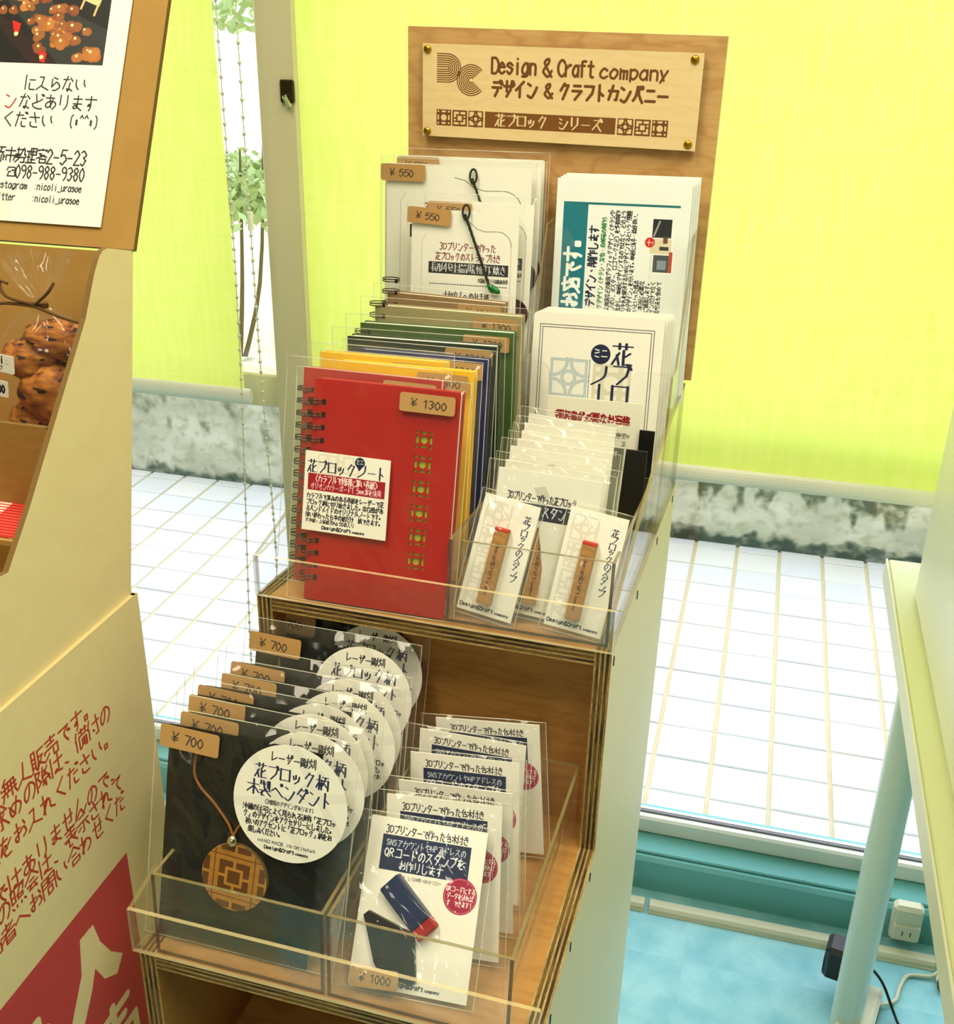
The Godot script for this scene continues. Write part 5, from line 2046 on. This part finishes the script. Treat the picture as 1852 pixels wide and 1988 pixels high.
func build_stamp_packs() -> void:
	var rows := [[0.1845, -0.016, 20.0, -8.0, "slim stamp pack leaning at the left side of the acrylic box"], [0.2130, -0.030, 19.0, -5.0, "slim stamp pack in the middle, half hidden by its neighbours"], [0.2545, -0.013, 20.0, -6.5, "slim stamp pack on the right with its red rubber tip fully visible"]]
	for i in 3:
		var r = rows[i]
		var o := thing("stamp_pack", r[4], "stamp pack", lean_tr(r[0], 0.0065 + 0.103 * r[1], r[1], r[2], r[3]), "slim stamp packs in the acrylic box")
		part("card", card_mesh(0.0445, 0.0925, 0.0012), [M.stamp_card, M.card, M.card], o)
		var sx := -0.0015 if i != 1 else 0.002
		part("stick", stick_mesh(0.0112, 0.058, 0.007), [M.stick, M.kraft_plain], o, Transform3D(Basis(Vector3.UP, 0.0 if i != 1 else 0.5), Vector3(sx, 0.0095, 0.0042)))
		part("rubber_face", box(Vector3(0.0112, 0.0026, 0.007), 0.0004), M.rubber, o, Transform3D(Basis(Vector3.UP, 0.0 if i != 1 else 0.5), Vector3(sx, 0.0687, 0.0042)))
		part("bag", bag_mesh(0.051, 0.099, 0.009, 800 + i * 11, 0.001, 0.002), [M.film, M.seam], o, at(0, -0.003, 0.0008))


func stick_mesh(w: float, h: float, d: float) -> ArrayMesh:
	# chamfered bar whose front carries the grain and the burnt-in name
	var st := begin()
	var c := 0.0008
	quad(st, Vector3(-w / 2 + c, h, d / 2), Vector3(w / 2 - c, h, d / 2), Vector3(w / 2 - c, 0, d / 2), Vector3(-w / 2 + c, 0, d / 2), Vector3(0, 0, 1))
	var mesh := st.commit()
	st = begin()
	for s in [-1.0, 1.0]:
		quad(st, Vector3(s * (w / 2 - c), h, d / 2), Vector3(s * w / 2, h, d / 2 - c), Vector3(s * w / 2, 0, d / 2 - c), Vector3(s * (w / 2 - c), 0, d / 2), Vector3(s, 0, 1).normalized())
		quad(st, Vector3(s * w / 2, h, d / 2 - c), Vector3(s * w / 2, h, -d / 2), Vector3(s * w / 2, 0, -d / 2), Vector3(s * w / 2, 0, d / 2 - c), Vector3(s, 0, 0))
	for y in [0.0, h]:
		quad(st, Vector3(-w / 2, y, d / 2 - c), Vector3(w / 2, y, d / 2 - c), Vector3(w / 2, y, -d / 2), Vector3(-w / 2, y, -d / 2), Vector3(0, 1 if y > 0 else -1, 0))
	quad(st, Vector3(-w / 2, h, -d / 2), Vector3(w / 2, h, -d / 2), Vector3(w / 2, 0, -d / 2), Vector3(-w / 2, 0, -d / 2), Vector3(0, 0, -1))
	st.commit(mesh)
	return mesh


func build_pendants() -> void:
	var zs := [0.192, 0.174, 0.152, 0.138, 0.117, 0.099, 0.050, 0.012]
	var dx := [-0.001, 0.004, -0.002, -0.0026, 0.0055, 0.0037, -0.005, -0.009]
	var lb := ["black pendant pouch with round wooden pendant, frontmost of its row", "black pendant pouch directly behind the one showing the wooden pendant", "third black pendant pouch from the front of the row", "fourth black pendant pouch from the front of the row", "fifth black pendant pouch, its price sticker half covered", "sixth black pendant pouch, third from the back", "seventh black pendant pouch, second from the back", "rearmost black pendant pouch beneath the upper tier edge"]
	var o: Node3D = null
	for i in zs.size():
		var tr := lean_tr(0.064 + dx[i], floor_low(zs[i]) + 0.003, zs[i], 16.0, 0.0)
		if o != null:
			var c := copy_of(o, tr, lb[i])
			(c.get_node("pouch") as MeshInstance3D).mesh = bag_mesh(0.114, 0.157, 0.0022, 900 + i * 13, 0.0015, 0.0022)
			(c.get_node("bag") as MeshInstance3D).mesh = bag_mesh(0.150, 0.170, 0.0062, 960 + i * 17, 0.002, 0.0014)
			continue
		o = thing("pendant_pouch", lb[i], "pendant pack", tr, "pendant pouches in clear bags")
		part("pouch", bag_mesh(0.114, 0.157, 0.0022, 900, 0.0015, 0.0018), M.foil, o)
		part("bag", bag_mesh(0.150, 0.170, 0.0062, 960, 0.002, 0.0014), [M.film, M.seam], o, at(0.007, -0.001, 0.0))
		price(o, "700", -0.0378, 0.1430, 0.0078, 0.0445, 0.0162, -1.5)
		part("round_label", prism(circle_poly(0.0412, 56), 0.0004), [M.pendant_label, M.card, M.card], o, at(0.0393, 0.1212, 0.0086))
		part("wooden_disc", prism(circle_poly(0.0243, 48), 0.0035), [M.disc, M.kraft_plain, M.kraft_edge], o, Transform3D(Basis(Vector3.BACK, -0.05), Vector3(0.0012, 0.0585, 0.0046)))
		var st := begin()
		var pr := [[0.0, 0.0022], [0.0012, 0.0036], [0.0035, 0.0042], [0.006, 0.0036], [0.0078, 0.0022]]
		var f := func(u: float, v: float) -> Vector3:
			var k := v * (pr.size() - 1)
			var j := mini(int(k), pr.size() - 2)
			var rr: float = lerpf(pr[j][1], pr[j + 1][1], k - j)
			return Vector3(cos(u * TAU) * rr, lerpf(pr[j][0], pr[j + 1][0], k - j), sin(u * TAU) * rr)
		grid(f, 20, 12, st)
		st.generate_normals()
		part("bead", st.commit(), M.silver, o, at(-0.0015, 0.0815, 0.0062))
		st = begin()
		add_tube(st, curve([Vector3(-0.0015, 0.089, 0.0065), Vector3(-0.006, 0.097, 0.006), Vector3(-0.018, 0.109, 0.005), Vector3(-0.029, 0.118, 0.0045), Vector3(-0.0345, 0.128, 0.004), Vector3(-0.0335, 0.145, 0.0035)], 8), 0.0010, 8)
		add_tube(st, curve([Vector3(-0.0008, 0.089, 0.0065), Vector3(0.001, 0.094, 0.006), Vector3(0.006, 0.102, 0.005)], 6), 0.0010, 8)
		part("cord", st.commit(), M.cord, o)


func build_code_packs() -> void:
	var rows := [[0.192, 0.1930, 35.5, 2.6], [0.150, 0.204, 18.5, 5.0], [0.119, 0.2070, 9.0, 4.5], [0.090, 0.2037, 14.0, 5.0], [0.060, 0.1950, 12.0, 1.2], [0.0285, 0.2098, 8.5, 6.5]]
	var lb := ["stamp card pack with black stamp and red round mark, frontmost of its row", "stamp card pack directly behind the one with the visible stamp", "third stamp card pack from the front, top edge only", "fourth stamp card pack showing two lines on its navy band", "fifth stamp card pack, second from the back", "rearmost stamp card pack standing upright by the dark riser"]
	var o: Node3D = null
	for i in rows.size():
		var r = rows[i]
		var tr := lean_tr(r[1], floor_low(r[0]) + 0.004, r[0], r[2], r[3])
		if o != null:
			var c := copy_of(o, tr, lb[i])
			(c.get_node("bag") as MeshInstance3D).mesh = bag_mesh(0.100, 0.118, 0.004, 1100 + i * 17, 0.001, 0.0016)
			if i > 1:
				for k in ["stamp_base", "stamp_block", "red_face", "price_sticker"]:
					c.get_node(k).free()
			continue
		o = thing("code_stamp_pack", lb[i], "stamp pack", tr, "navy-banded stamp card packs")
		part("card", card_mesh(0.0835, 0.112, 0.0012), [M.code_card, M.card, M.card], o)
		var slab := PackedVector2Array([Vector2(-0.0365, 0.046), Vector2(-0.0335, 0.049), Vector2(-0.002, 0.0395), Vector2(0.001, 0.036), Vector2(0.006, 0.0085), Vector2(0.003, 0.006), Vector2(-0.02, 0.0115), Vector2(-0.0245, 0.0165)])
		part("stamp_base", prism(slab, 0.004), M.black_plastic, o, at(0, 0, 0.0028))
		var bt := Transform3D(Basis(Vector3.BACK, deg_to_rad(-42)), Vector3(-0.008, 0.0585, 0.0048))
		part("stamp_block", box(Vector3(0.036, 0.0165, 0.008), 0.001), M.block_blue, o, bt)
		part("red_face", box(Vector3(0.008, 0.0165, 0.0082), 0.001), M.rubber_red, o, bt * at(0.0218, 0, 0))
		part("bag", bag_mesh(0.100, 0.118, 0.0105, 1100, 0.001, 0.0022), [M.film, M.seam], o, at(-0.003, -0.003, 0.0008))
		price(o, "1000", -0.0215, 0.001, 0.0086, 0.0345, 0.0128, 3.0)
